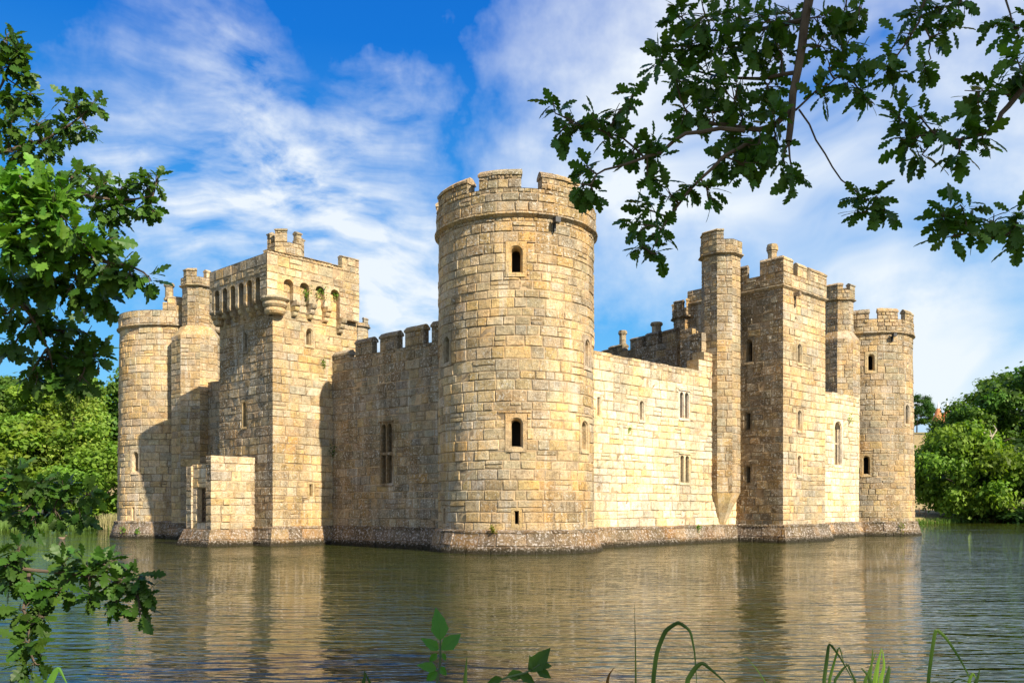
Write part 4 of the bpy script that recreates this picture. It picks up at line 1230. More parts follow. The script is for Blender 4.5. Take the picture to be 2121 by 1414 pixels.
def crown_mesh(seed, H, Rr, base, n_clump, n_leaf, lsize, shape='round', mat=None):
    """foliage of one tree: many clumps spread through an uneven crown volume, each a shell of small leaves"""
    R_ = np.random.default_rng(seed); P_, N_, S_, C_ = [], [], [], []
    lob = R_.normal(size=(7, 3)); lob /= np.linalg.norm(lob, axis=1, keepdims=True); lw = R_.uniform(.05, .38, 7)
    for k in range(n_clump):
        d = R_.normal(size=3); d /= np.linalg.norm(d); d[2] = d[2] * .95 + .08
        rad = R_.uniform(.50, 1.0) ** .6
        bump_ = 1 + sum(w * max(0, float(d @ l)) ** 3 for w, l in zip(lw, lob)) - .15
        c = d * rad * bump_
        if shape == 'weep': c[:2] *= .8
        zc_ = base + (H - base) * (.5 + .5 * c[2])
        taper = 1.0 if shape == 'round' else (1.15 - .55 * (zc_ - base) / (H - base))
        cc = np.array([c[0] * Rr * taper, c[1] * Rr * taper, zc_])
        cr = Rr * R_.uniform(.13, .30)
        m = int(n_leaf / n_clump * (cr / (Rr * .2)) ** 1.6)
        q = R_.normal(size=(m, 3)); q /= np.linalg.norm(q, axis=1, keepdims=True)
        sc = np.array([1, 1, .62 if shape != 'weep' else 2.0])
        rr = R_.uniform(.35, 1.12, (m, 1))
        p = cc + q * rr * cr * sc * (1 + .25 * R_.normal(size=(m, 1)))
        P_.append(p); N_.append(q * .8 + np.array([0, 0, .5]) + R_.normal(size=(m, 3)) * .55)
        S_.append(lsize * R_.uniform(.6, 1.35, m))
        tone = R_.uniform(.72, 1.25); hue = R_.uniform(-.12, .14)
        cl_ = np.array([1 + hue, 1, 1 - hue * .8]) * tone
        C_.append(cl_ * R_.uniform(.72, 1.28, (m, 1)))
    v, f = place_quads(np.concatenate(P_), np.concatenate(N_), np.concatenate(S_), R_)
    return mesh_np('crown', v, f, np.concatenate(C_), mat or LEAF)

def tube(mb, pts, r0, r1, sides=6, col=(.1, .07, .05, 0), wob=0.0):
    pts = [Vector(p) for p in pts]; n = len(pts); rows = []
    for i, p in enumerate(pts):
        d = (pts[min(i + 1, n - 1)] - pts[max(i - 1, 0)]).normalized()
        a = d.cross(Vector((.13, .31, .94)));
        if a.length < .1: a = d.cross(Vector((1, 0, 0)))
        a.normalize(); b_ = d.cross(a); r = r0 + (r1 - r0) * i / (n - 1)
        rows.append([p + (a * math.cos(2 * math.pi * k / sides) + b_ * math.sin(2 * math.pi * k / sides)) * r for k in range(sides + 1)])
    mb.grid(rows, col, 0)

def bent(p, q, k=5, j=.08, r=rng):
    p, q = Vector(p), Vector(q); L = (q - p).length; out = []
    o = Vector((r.uniform(-1, 1), r.uniform(-1, 1), r.uniform(-1, 1))) * L * j
    for i in range(k + 1):
        t = i / k
        out.append(p.lerp(q, t) + o * math.sin(math.pi * t) + Vector((r.gauss(0, 1), r.gauss(0, 1), r.gauss(0, 1))) * L * j * .12 * (0 < i < k))
    return out

def trunk_mesh(H, base, Rr, seed, r=.28):
    rr = random.Random(seed); mb = MB()
    top = Vector((rr.uniform(-.3, .3), rr.uniform(-.3, .3), H * .8))
    spine = bent((0, 0, -.4), top, 7, .03, rr); tube(mb, spine, r, r * .25, 8)
    for k in range(9):
        t = .3 + .65 * k / 9; i = min(6, int(t * 7)); p = spine[i].lerp(spine[i + 1], t * 7 - i)
        a = rr.uniform(0, 6.28); L = Rr * rr.uniform(.5, .85) * (1.1 - .5 * t)
        tube(mb, bent(p, p + Vector((math.cos(a) * L, math.sin(a) * L, L * rr.uniform(.2, .7))), 5, .08, rr), r * .4 * (1.2 - t), r * .06, 6)
    return mb

KINDS = {}
def tree(kind, x, y, H, label, tint=(1, 1, 1), zrot=0.0, sx=1.0, group=None, name='tree', dead=False):
    """kind -> shared crown and trunk meshes, scaled to the wanted height"""
    if kind not in KINDS:
        seed, H0, Rr, base, nc, nl, ls, shp = SPEC[kind]
        KINDS[kind] = (crown_mesh(seed, H0, Rr, base, nc, nl, ls, shp), None, H0, Rr, base, seed)
        KINDS[kind] = (KINDS[kind][0], trunk_mesh(H0, base, Rr, seed), H0)
    cm, tmb, H0 = KINDS[kind]
    z = ground_z(x, y) - .1
    e = empty(name, (x, y, z), label, 'tree', group, zrot)
    s = H / H0; e.scale = (s * sx, s * sx, s)
    if isinstance(tmb, MB):
        t = tmb.build('trunk', BARK, None); t.parent = e; KINDS[kind] = (cm, t.data, H0)
    else:
        t = bpy.data.objects.new('trunk', tmb); C.objects.link(t); t.parent = e
    c = bpy.data.objects.new('crown', cm); C.objects.link(c); c.parent = e; c.color = (*tint, 1)
    return e
SPEC = {   # seed, height, radius, crown base, clumps, leaves, leaf size, shape
    'broad': (1, 14, 6.2, .8, 95, 21000, .36, 'round'), 'tall': (2, 16, 5.4, 1.5, 95, 20000, .36, 'round'),
    'bush': (3, 8, 5.6, .1, 90, 17000, .30, 'round'), 'weep': (4, 12, 3.4, 1.5, 80, 16000, .22, 'weep'),
    'cone': (5, 15, 4.8, 1.0, 90, 18000, .34, 'cone')}
def wx(px, d): return (px - CX) / F * d
# left bank
G_L = None
tree('bush', wx(40, 88), 88, 9.6, 'bright green bush at the water\'s edge by the left edge of the picture', (1.5, 1.35, .9), .4, 1.1)
tree('bush', wx(222, 88), 88, 7.6, 'bright green bush at the water\'s edge just left of the castle', (1.4, 1.35, .9), 2.1, 1.15)
tree('bush', wx(-90, 86), 86, 9.0, 'low green bush on the left bank beyond the left edge', (1.2, 1.2, .9), 3.0, 1.1)
tree('broad', wx(95, 97), 97, 13.0, 'yellow-green broad tree behind the waterside bushes on the left bank', (1.55, 1.4, .8), 1.0)
tree('weep', wx(158, 90), 90, 13.6, 'pale weeping willow with hanging branches on the left bank', (2.1, 1.75, 1.7), .3, 1.1, name='willow_tree')
tree('tall', wx(215, 98), 98, 14.6, 'tall green tree directly left of the left round tower', (1.1, 1.15, .9), 2.0, .9)
tree('cone', wx(20, 104), 104, 17.2, 'dark green tree highest on the left bank by the left edge of the picture', (.75, .85, .8), .8, 1.1)
tree('tall', wx(120, 108), 108, 16.0, 'mid green tree rising behind the willow on the left bank', (.95, 1.05, .8), 4.0, 1.1)
tree('broad', wx(265, 104), 104, 15.2, 'green tree behind the left round tower', (.9, 1.0, .8), 5.0)
tree('tall', wx(-120, 100), 100, 17, 'tall dark tree on the left bank beyond the left edge', (.8, .9, .8), 5.5)
tree('broad', wx(-60, 94), 94, 13, 'broad green tree on the left bank beyond the left edge', (1.1, 1.1, .8), 2.5)
# right bank
tree('bush', wx(2003, 121), 122, 13.0, 'yellow-green bushy tree leaning over the water on the right bank', (1.35, 1.25, .75), 1.4, .85)
tree('broad', wx(1972, 146), 146, 14.5, 'dark green tree nearest the far right round tower', (.85, .95, .75), 3.3, .72)
tree('broad', wx(2072, 127), 128, 16.0, 'green tree with bare pale limbs in the middle of the right bank', (.85, .95, .75), 2.2, 1.0)
tree('tall', wx(2125, 140), 140, 21.5, 'tallest olive green tree at the right edge of the picture', (1.05, 1.0, .6), .7, 1.05)
tree('broad', wx(2180, 128), 128, 20, 'dark tree on the right bank beyond the right edge', (.6, .7, .7), 1.7, 1.2)
tree('bush', wx(2110, 123), 123, 8.5, 'dark low bush under the trees at the right edge of the water', (.4, .5, .5), 5.0, 1.5)
tree('broad', wx(1899, 300), 300, 12, 'single dark round tree on the hilltop beside the far right round tower', (.45, .62, .6), 0, 1.0)
# dead limbs
e_ = empty('dead_branch', (wx(2060, 123), 122.5, 0), 'bare pale dead branch showing through the green tree on the right bank', 'branch')
mb = MB()
for pl in ([(2047, 935), (2054, 905), (2050, 890)], [(2054, 905), (2064, 890), (2058, 880)], [(2054, 905), (2035, 893)], [(2060, 955), (2070, 968), (2085, 980)]):
    tube(mb, [(wx(x, 118.5), 118.5, zpx(y, 118.5)) for x, y in pl], .14, .05, 6, (.4, .35, .3, 0))
mb.build('limb', PALEBARK, e_)

# reeds at the left bank (uncountable)
R_ = np.random.default_rng(9)
def blades(xa, xb, yfun, n, h, w, seed):
    R_ = np.random.default_rng(seed); x = R_.uniform(xa, xb, n); y = np.array([yfun(a) for a in x]) - R_.uniform(-.2, 1.2, n)
    hh = h * R_.uniform(.6, 1.15, n); lean = R_.normal(0, .14, (n, 2)) * hh[:, None]
    base = np.stack([x, y, np.full(n, -.1)], 1); top = base + np.stack([lean[:, 0], lean[:, 1], hh], 1); a = R_.uniform(0, 3.14, n)
    s = np.stack([np.cos(a), np.sin(a), 0 * a], 1) * w
    v = np.stack([base - s, base + s, top + s * .2, top - s * .2], 1).reshape(-1, 3)
    return v, np.arange(4 * n).reshape(n, 4), np.array([1.0, 1.0, 1.0]) * R_.uniform(.6, 1.3, (n, 1))
v, f, c = blades(wx(178, 80), wx(246, 82), far_shore, 900, 1.5, .025, 3)
o = bpy.data.objects.new('reeds', mesh_np('reeds', v, f, c, leaf_material('dry_reed', (.42, .38, .20), .3))); C.objects.link(o); tag(o, 'pale dry reeds along the far bank beside the left round tower', 'reeds', kind='stuff')
v, f, c = blades(-60, 66, far_shore, 5200, .8, .05, 4)
o = bpy.data.objects.new('bank_grass', mesh_np('bank_grass', v, f, c, LEAF)); C.objects.link(o); tag(o, 'rough green grass fringing the far bank of the moat', 'grass', kind='stuff')

# farmhouse with two conical oast roofs on the hill
fx, fy = wx(1985, 285), 285; fz = ground_z(fx, fy) - 1.8
e = empty('farmhouse', (fx, fy, fz), 'far farmhouse with an orange roof and pointed cowls behind the right-hand trees', 'house')
ORANGE = plain('orange_tiles', (.50, .20, .08), .9, .3, 2); BRICKM = plain('red_brick', (.38, .2, .12), .9, .3, 2); WHITE = plain('white_painted_wood', (.75, .75, .73), .6, .05)
def boxm(x0, x1, y0, y1, z0, z1):
    mb = MB(); box_local(mb, Vector((0, 0, 0)), Vector((1, 0, 0)), Vector((0, -1, 0)), x0, x1, z0, z1, -y1, -y0, (.4, .3, .2, 0)); return mb
def add(mb, name, mat, parent):
    return mb.build(name, mat, parent, world_space=False)
add(boxm(-2, 8, -2.5, 2.5, 0, 6), 'wall', BRICKM, e)
mb = MB(); mb.face([Vector(p) for p in ((-2.2, -2.8, 5.9), (8.2, -2.8, 5.9), (8.2, 0, 9.2), (-2.2, 0, 9.2))]); mb.face([Vector(p) for p in ((8.2, 2.8, 5.9), (-2.2, 2.8, 5.9), (-2.2, 0, 9.2), (8.2, 0, 9.2))])
mb.face([Vector(p) for p in ((8, -2.5, 6), (8, 2.5, 6), (8, 0, 9.1))]); mb.face([Vector(p) for p in ((-2, 2.5, 6), (-2, -2.5, 6), (-2, 0, 9.1))]); add(mb, 'roof', ORANGE, e)
for cx_ in (-6.5, -3.6):
    def cone(r0, r1, z0, z1, n=16):
        mb = MB(); rows = [[Vector((cx_ + r * math.cos(2 * math.pi * i / n), r * math.sin(2 * math.pi * i / n), z)) for i in range(n + 1)] for r, z in ((r0, z0), (r1, z1))]; mb.grid(rows, (.4, .3, .2, 0)); return mb
    add(cone(2.0, 2.0, 0, 6), 'wall', BRICKM, e); add(cone(2.2, .5, 5.9, 10.6), 'roof', ORANGE, e); add(cone(.55, .08, 10.6, 12.6), 'cowl', WHITE, e)

# small fence on the far lawn
e = empty('fence', (wx(1904, 119.4), 119.4, ground_z(wx(1904, 119.4), 119.4)), 'short dark wooden fence at the waterside beside the far right round tower', 'fence')
for k in range(3): add(boxm(-.9 + .9 * k - .06, -.9 + .9 * k + .06, -.06, .06, -.2, 1.3), 'post', WOOD, e)
for z in (.5, 1.0): add(boxm(-.9, .9, -.035, .035, z, z + .1), 'rail', WOOD, e)

# duck on the water, left
e = empty('duck', (wx(129, 58), 58, 0), 'small brown duck swimming near the left bank', 'duck')
mb = MB(); n = 14
prof = [(-.27, .01, .10), (-.20, .06, .09), (-.08, .11, .05), (.06, .115, .04), (.16, .08, .07), (.20, .045, .13), (.215, .035, .19), (.235, .045, .24), (.27, .04, .245), (.30, .018, .235), (.35, .012, .225)]
rows = []
for i, (x, r, z) in enumerate(prof):
    rows.append([Vector((x, r * math.cos(2 * math.pi * k / n), z + r * .85 * math.sin(2 * math.pi * k / n))) for k in range(n + 1)])
mb.grid(rows, (.2, .15, .1, 0), flip=True); add(mb, 'body', plain('duck_feathers', (.17, .12, .08), .8, .4, 12), e)

# ------------------------------------------------------------------ near oak trees
HALF = [(0, .006), (.10, .02), (.17, .11), (.23, .13), (.29, .07), (.37, .20), (.44, .22), (.49, .11), (.57, .27), (.65, .28), (.69, .15), (.78, .22), (.85, .20), (.88, .11), (.95, .10), (1.0, .015)]
def leaf_template():
    v = []; f = []
    for s in (1, -1):
        i0 = len(v)
        for x, y in HALF:
            zc = -.22 * x * x
            v.append((x, 0, zc)); v.append((x, y * s, zc + .30 * y - .5 * y * y * 2))
        for i in range(len(HALF) - 1):
            q = (i0 + 2 * i, i0 + 2 * i + 2, i0 + 2 * i + 3, i0 + 2 * i + 1); f.append(q if s > 0 else q[::-1])
    return np.array(v, float), np.array(f)
LV, LFc = leaf_template()
OVATE = [(0, .01), (.08, .10), (.2, .21), (.35, .26), (.5, .245), (.65, .19), (.8, .12), (.92, .05), (1.0, .004)]
def instance_leaves(pos, dirs, ups, size, cols, LV=LV, LFc=LFc):
    d = dirs / np.linalg.norm(dirs, axis=1, keepdims=True)
    s = np.cross(ups, d); s /= np.linalg.norm(s, axis=1, keepdims=True) + 1e-9; u = np.cross(d, s)
    M = np.stack([d, s, u], 2)                                    # columns
    v = np.einsum('nij,kj->nki', M, LV) * size[:, None, None] + pos[:, None, :]
    n, k = len(pos), len(LV)
    f = (LFc[None] + (np.arange(n) * k)[:, None, None]).reshape(-1, 4)
    return v.reshape(-1, 3), f, np.repeat(cols, len(LFc), axis=0)

def pt(px, py, d): return Vector((wx(px, d), d, zpx(py, d)))

class Oak:
    def __init__(s, seed, loc, label):
        s.r = random.Random(seed); s.R = np.random.default_rng(seed)
        s.e = empty('oak_tree', loc, label, 'tree'); s.br = MB(); s.tr = MB(); s.tw = MB(); s.nodes = []
        s.P, s.D, s.U, s.S, s.Cc = [], [], [], [], []
    def branch(s, pts, r0, r1, mbx=None):
        # densify and roughen
        out = []
        for a, b_ in zip(pts, pts[1:]):
            L = (b_ - a).length; k = max(2, int(L / .12))
            for i in range(k): out.append(a.lerp(b_, i / k))
        out.append(pts[-1])
        sm = out[:]
        for _ in range(2): sm = [sm[0]] + [(sm[i-1] + sm[i] * 2 + sm[i+1]) / 4 for i in range(1, len(sm) - 1)] + [sm[-1]]
        sm = [p + Vector([s.r.gauss(0, .006) for _ in range(3)]) for p in sm]
        tube(mbx or s.br, sm, r0, r1, 7); s.nodes += sm[len(sm)//5:]
        return sm
    def rosette(s, tip, d, n, size, tone):
        d = d.normalized()
        for k in range(n):
            q = Vector([s.r.gauss(0, 1) for _ in range(3)]).normalized()
            dd = (d * s.r.uniform(.1, 1.0) + q * .95 + Vector((0, 0, -.25))).normalized()
            up = (Vector((0, -.35, .8)) + Vector([s.r.gauss(0, .55) for _ in range(3)]))
            s.P.append(tip + dd * size * .12 - d * s.r.uniform(0, .07)); s.D.append(dd); s.U.append(up); s.S.append(size * s.r.uniform(.65, 1.15))
            t = tone * s.r.uniform(.75, 1.25); s.Cc.append((t * s.r.uniform(.85, 1.2), t, t * s.r.uniform(.7, 1.1)))
    def cluster(s, c, rad, tips, size=.12, tone=1.0, leaves=6, flat=.55):
        """twigs from the nearest branch node to tips scattered round c, each carrying a rosette of leaves"""
        near_ = min(s.nodes, key=lambda p: (p - c).length) if s.nodes else c
        mid = near_.lerp(c, .75)
        line = bent(near_, c, 5, .07, s.r); tube(s.br, line, .006, .003, 5)
        for k in range(tips):
            o_ = Vector((s.r.gauss(0, 1), s.r.gauss(0, 1) * flat, s.r.gauss(0, 1))); o_ = o_.normalized() * rad * s.r.uniform(.15, 1.0)
            tip = c + o_; st = line[s.r.choice((3, 4, 5))]
            tube(s.br, bent(st, tip, 3, .12, s.r), .0035, .002, 4)
            s.rosette(tip, (tip - st) + o_ * .4, s.r.randint(max(2, leaves - 2), leaves + 1), size, tone)
    def canopy(s, c, rad, n, size=.34):
        q = s.R.normal(size=(n, 3)); q /= np.linalg.norm(q, axis=1, keepdims=True)
        p = np.array(c) + q * np.array(rad) * (s.R.uniform(.2, 1, (n, 1)) ** .5)
        for i in range(n):
            s.P.append(Vector(p[i])); s.D.append(Vector(s.R.normal(size=3))); s.U.append(Vector(s.R.normal(size=3) * .5 + np.array([0, 0, 1]))); s.S.append(size * s.r.uniform(.7, 1.2)); t = s.r.uniform(.8, 1.2); s.Cc.append((t, t, t))
    def finish(s):
        s.tr.build('trunk', BARK, s.e); s.br.build('branch', BARK, s.e);
        v, f, c = instance_leaves(np.array([tuple(p) for p in s.P]), np.array([tuple(p) for p in s.D]), np.array([tuple(p) for p in s.U]), np.array(s.S), np.array(s.Cc))
        o = bpy.data.objects.new('foliage', mesh_np('foliage', v, f, c, OAKLEAF)); C.objects.link(o)
        o.parent = s.e; o.matrix_parent_inverse = s.e.matrix_basis.inverted()

# right-hand oak: overhangs the top right of the view
ok = Oak(5, (5.2, -3.2, ground_z(5.2, -3.2)), 'oak tree reaching in from the top right with dark lobed leaves against the sky')
g0 = Vector((5.2, -3.2, ground_z(5.2, -3.2) - .3))
ok.branch([g0, g0 + Vector((-.1, .1, 2.2)), g0 + Vector((-.2, .3, 4.6)), g0 + Vector((0, 0, 8.5))], .42, .18, ok.tr)
D = 4.5
limb_top = pt(1705, -120, D)
ok.branch([g0 + Vector((-.2, .3, 4.6)), Vector((3.6, .2, 6.2)), Vector((2.1, 3.0, 6.1)), limb_top, pt(1668, 40, D), pt(1655, 150, D), pt(1640, 235, D), pt(1632, 292, D)], .12, .016)
ok.branch([pt(1645, 225, D), pt(1600, 262, D), pt(1540, 272, D + .1), pt(1470, 255, D + .1), pt(1440, 250, D + .1)], .018, .007)
ok.branch([pt(1540, 272, D), pt(1440, 262, D), pt(1400, 290, D), pt(1340, 330, D - .1), pt(1290, 343, D - .1), pt(1250, 348, D - .1), pt(1222, 385, D - .1)], .012, .004)
ok.branch([pt(1340, 330, D), pt(1290, 285, D), pt(1230, 260, D), pt(1185, 250, D)], .006, .003)
ok.branch([pt(1560, 290, D), pt(1500, 320, D), pt(1450, 370, D), pt(1400, 425, D), pt(1375, 470, D), pt(1345, 520, D)], .011, .003)
ok.branch([pt(1654, 228, D), pt(1690, 290, D), pt(1720, 350, D), pt(1765, 400, D), pt(1810, 420, D), pt(1850, 440, D)], .005, .0025)
ok.branch([pt(1652, 225, D), pt(1700, 180, D), pt(1730, 160, D), pt(1760, 160, D)], .006, .003)
ok.branch([pt(1668, 40, D), pt(1600, 60, D + .2), pt(1520, 70, D + .2), pt(1430, 60, D + .3)], .014, .004)
ok.branch([pt(1655, 150, D), pt(1590, 160, D + .2), pt(1480, 170, D + .3), pt(1380, 120, D + .3)], .012, .003)
ok.branch([pt(1705, -60, D), pt(1790, -20, D), pt(1900, -40, D), pt(2020, 0, D), pt(2080, -60, D)], .02, .008)
ok.branch([pt(1920, -30, D), pt(1915, 30, D), pt(1890, 70, D), pt(1860, 110, D), pt(1850, 160, D)], .008, .003)
ok.branch([pt(1915, 60, D), pt(1930, 90, D), pt(1925, 125, D), pt(1912, 150, D)], .005, .002)
ok.branch([Vector((3.6, .2, 6.2)), Vector((4.6, 2.5, 5.8)), pt(2300, 40, D - .3), pt(2200, 130, D - .3), pt(2121, 172, D - .3), pt(2090, 210, D - .3), pt(2060, 262, D - .3), pt(2030, 285, D - .3), pt(1990, 293, D - .3), pt(1940, 281, D - .3)], .07, .004)
ok.branch([pt(2095, 195, D - .3), pt(2050, 192, D - .3), pt(2000, 192, D - .3)], .005, .002)
ok.branch([pt(2262, 62, D - .3), pt(2300, 130, D - .3), pt(2315, 220, D - .3), pt(2295, 310, D - .3), pt(2245, 385, D - .3), pt(2185, 440, D - .3), pt(2121, 468, D - .3), pt(2085, 485, D - .3), pt(2035, 497, D - .3), pt(2000, 480, D - .3)], .02, .003)
ok.branch([pt(2080, -30, D), pt(2092, 30, D), pt(2110, 80, D)], .006, .003)
# (x, y, radius px, twig tips)
for (x, y, r_, n, dd) in (
    (1410, 35, 40, 9, .2), (1460, 30, 55, 14, .1), (1530, 35, 60, 16, .2), (1590, 45, 55, 14, 0), (1640, 30, 50, 10, .2), (1430, 95, 50, 14, .2), (1500, 100, 60, 18, .1), (1570, 110, 55, 14, .2), (1620, 110, 45, 10, .1),
    (1370, 128, 32, 9, .2), (1400, 165, 38, 9, .1), (1465, 170, 50, 14, .2), (1530, 175, 50, 13, 0), (1590, 180, 45, 11, .2), (1420, 225, 40, 9, .1), (1475, 232, 42, 10, .1), (1540, 235, 45, 10, .2), (1600, 235, 38, 8, 0),
    (1520, 290, 45, 12, .1), (1570, 300, 45, 12, 0), (1610, 285, 35, 8, .1), (1500, 340, 36, 9, .1), (1548, 345, 34, 9, 0),
    (1700, 35, 40, 9, 0), (1745, 40, 42, 9, .1), (1700, 95, 35, 7, 0), (1750, 90, 35, 8, .1), (1780, 125, 28, 6, 0), (1700, 200, 24, 4, 0), (1785, 195, 30, 7, 0), (1750, 180, 22, 4, 0), (1715, 140, 28, 5, 0), (1780, 20, 30, 6, 0),
    (1150, 235, 26, 5, 0), (1150, 285, 24, 5, 0), (1190, 262, 26, 6, 0), (1235, 245, 30, 7, 0), (1285, 225, 28, 5, 0), (1312, 195, 20, 4, 0), (1265, 285, 34, 8, 0), (1310, 318, 26, 5, 0), (1350, 290, 24, 5, 0), (1360, 325, 18, 4, 0),
    (1215, 345, 22, 5, 0), (1205, 385, 24, 6, 0), (1232, 400, 16, 3, 0),
    (1340, 375, 30, 7, 0), (1385, 395, 30, 7, 0), (1430, 385, 30, 7, 0), (1470, 395, 28, 6, 0), (1335, 430, 24, 5, 0), (1325, 465, 28, 6, 0), (1365, 480, 28, 6, 0), (1330, 510, 24, 5, 0), (1360, 525, 22, 4, 0),
    (1620, 345, 20, 4, 0), (1640, 378, 18, 4, 0),
    (1775, 410, 20, 4, 0), (1815, 405, 22, 5, 0), (1835, 440, 22, 5, 0), (1790, 440, 18, 3, 0),
    (1905, 30, 40, 9, 0), (1950, 20, 35, 8, 0), (1960, 65, 26, 6, 0), (1880, 70, 26, 5, 0), (1838, 110, 24, 5, 0), (1855, 160, 24, 5, 0), (1830, 140, 20, 4, 0), (1910, 140, 14, 3, 0), (1985, 10, 25, 4, 0),
    (2070, 50, 22, 5, 0), (2110, 60, 24, 6, 0), (2105, 120, 26, 6, -.3), (2118, 150, 20, 4, -.3),
    (1860, 245, 26, 6, -.3), (1905, 240, 26, 5, -.3), (1880, 290, 30, 6, -.3), (1910, 320, 24, 5, -.3), (1935, 265, 18, 3, -.3), (2030, 205, 24, 5, -.3), (2050, 180, 18, 4, -.3), (2010, 265, 20, 4, -.3), (1985, 320, 18, 4, -.3), (2035, 290, 14, 3, -.3),
    (1950, 445, 26, 6, -.3), (1965, 490, 26, 6, -.3), (1990, 425, 18, 4, -.3), (2060, 460, 26, 6, -.3), (2105, 450, 28, 7, -.3), (2030, 470, 18, 4, -.3), (2120, 490, 18, 4, -.3)):
    d_ = D + dd
    ok.cluster(pt(x, y, d_), r_ / F * d_ * .95, max(3, int(n * .68)), .108 if dd > -.2 else .115, 1.15, 5, .8)
ok.canopy((7.3, -.9, 9.5), (3.6, 3.2, 2.3), 4600)
ok.canopy((9.5, -3.0, 10.5), (3.5, 3.5, 3), 1600)
ok.finish()

# left-hand oak
ol = Oak(8, (-6.3, 1.2, ground_z(-6.3, 1.2)), 'oak tree reaching in from the left edge with a bright sunlit bough and drooping branches')
g1 = Vector((-6.3, 1.2, ground_z(-6.3, 1.2) - .3))
ol.branch([g1, g1 + Vector((.1, .1, 2.0)), g1 + Vector((.2, .5, 5)), g1 + Vector((0, 1, 9))], .40, .15, ol.tr)
def LB(pts, r0, r1): return ol.branch([pts[0] if isinstance(pts[0], Vector) else pt(*pts[0])] + [pt(*p) for p in pts[1:]], r0, r1)
LB([g1 + Vector((.2, .5, 5)), (-220, 330, 6), (-60, 330, 6.5), (60, 300, 6.5), (120, 280, 6.5), (170, 240, 6.5)], .10, .006)
LB([(-220, 330, 6), (-80, 230, 6.6), (0, 200, 6.6), (30, 130, 6.6)], .03, .005)
LB([(-60, 330, 6.5), (50, 370, 6.2), (150, 400, 6), (240, 420, 6), (320, 410, 6)], .03, .005)
LB([g1 + Vector((.1, .3, 3.2)), (-200, 480, 4.3), (-40, 480, 4.4), (60, 520, 4.4), (150, 540, 4.4), (240, 540, 4.4), (300, 560, 4.4)], .08, .005)
LB([(-200, 480, 4.3), (0, 585, 4.6), (70, 650, 4.7), (140, 690, 4.8), (180, 740, 4.8)], .03, .005)
LB([(0, 585, 4.6), (60, 640, 4.6), (100, 720, 4.7)], .012, .004)
LB([g1 + Vector((.1, .1, 1.6)), (-200, 1000, 5.5), (-20, 1010, 6), (80, 1030, 6.2), (160, 1040, 6.2)], .05, .005)
LB([g1 + Vector((.1, .1, 1.4)), (-150, 1180, 4.6), (0, 1160, 4.6), (60, 1185, 4.6), (150, 1185, 4.6), (220, 1195, 4.6), (280, 1210, 4.6)], .05, .004)
LB([(60, 1185, 4.6), (50, 1260, 4.5), (60, 1340, 4.4)], .01, .004)
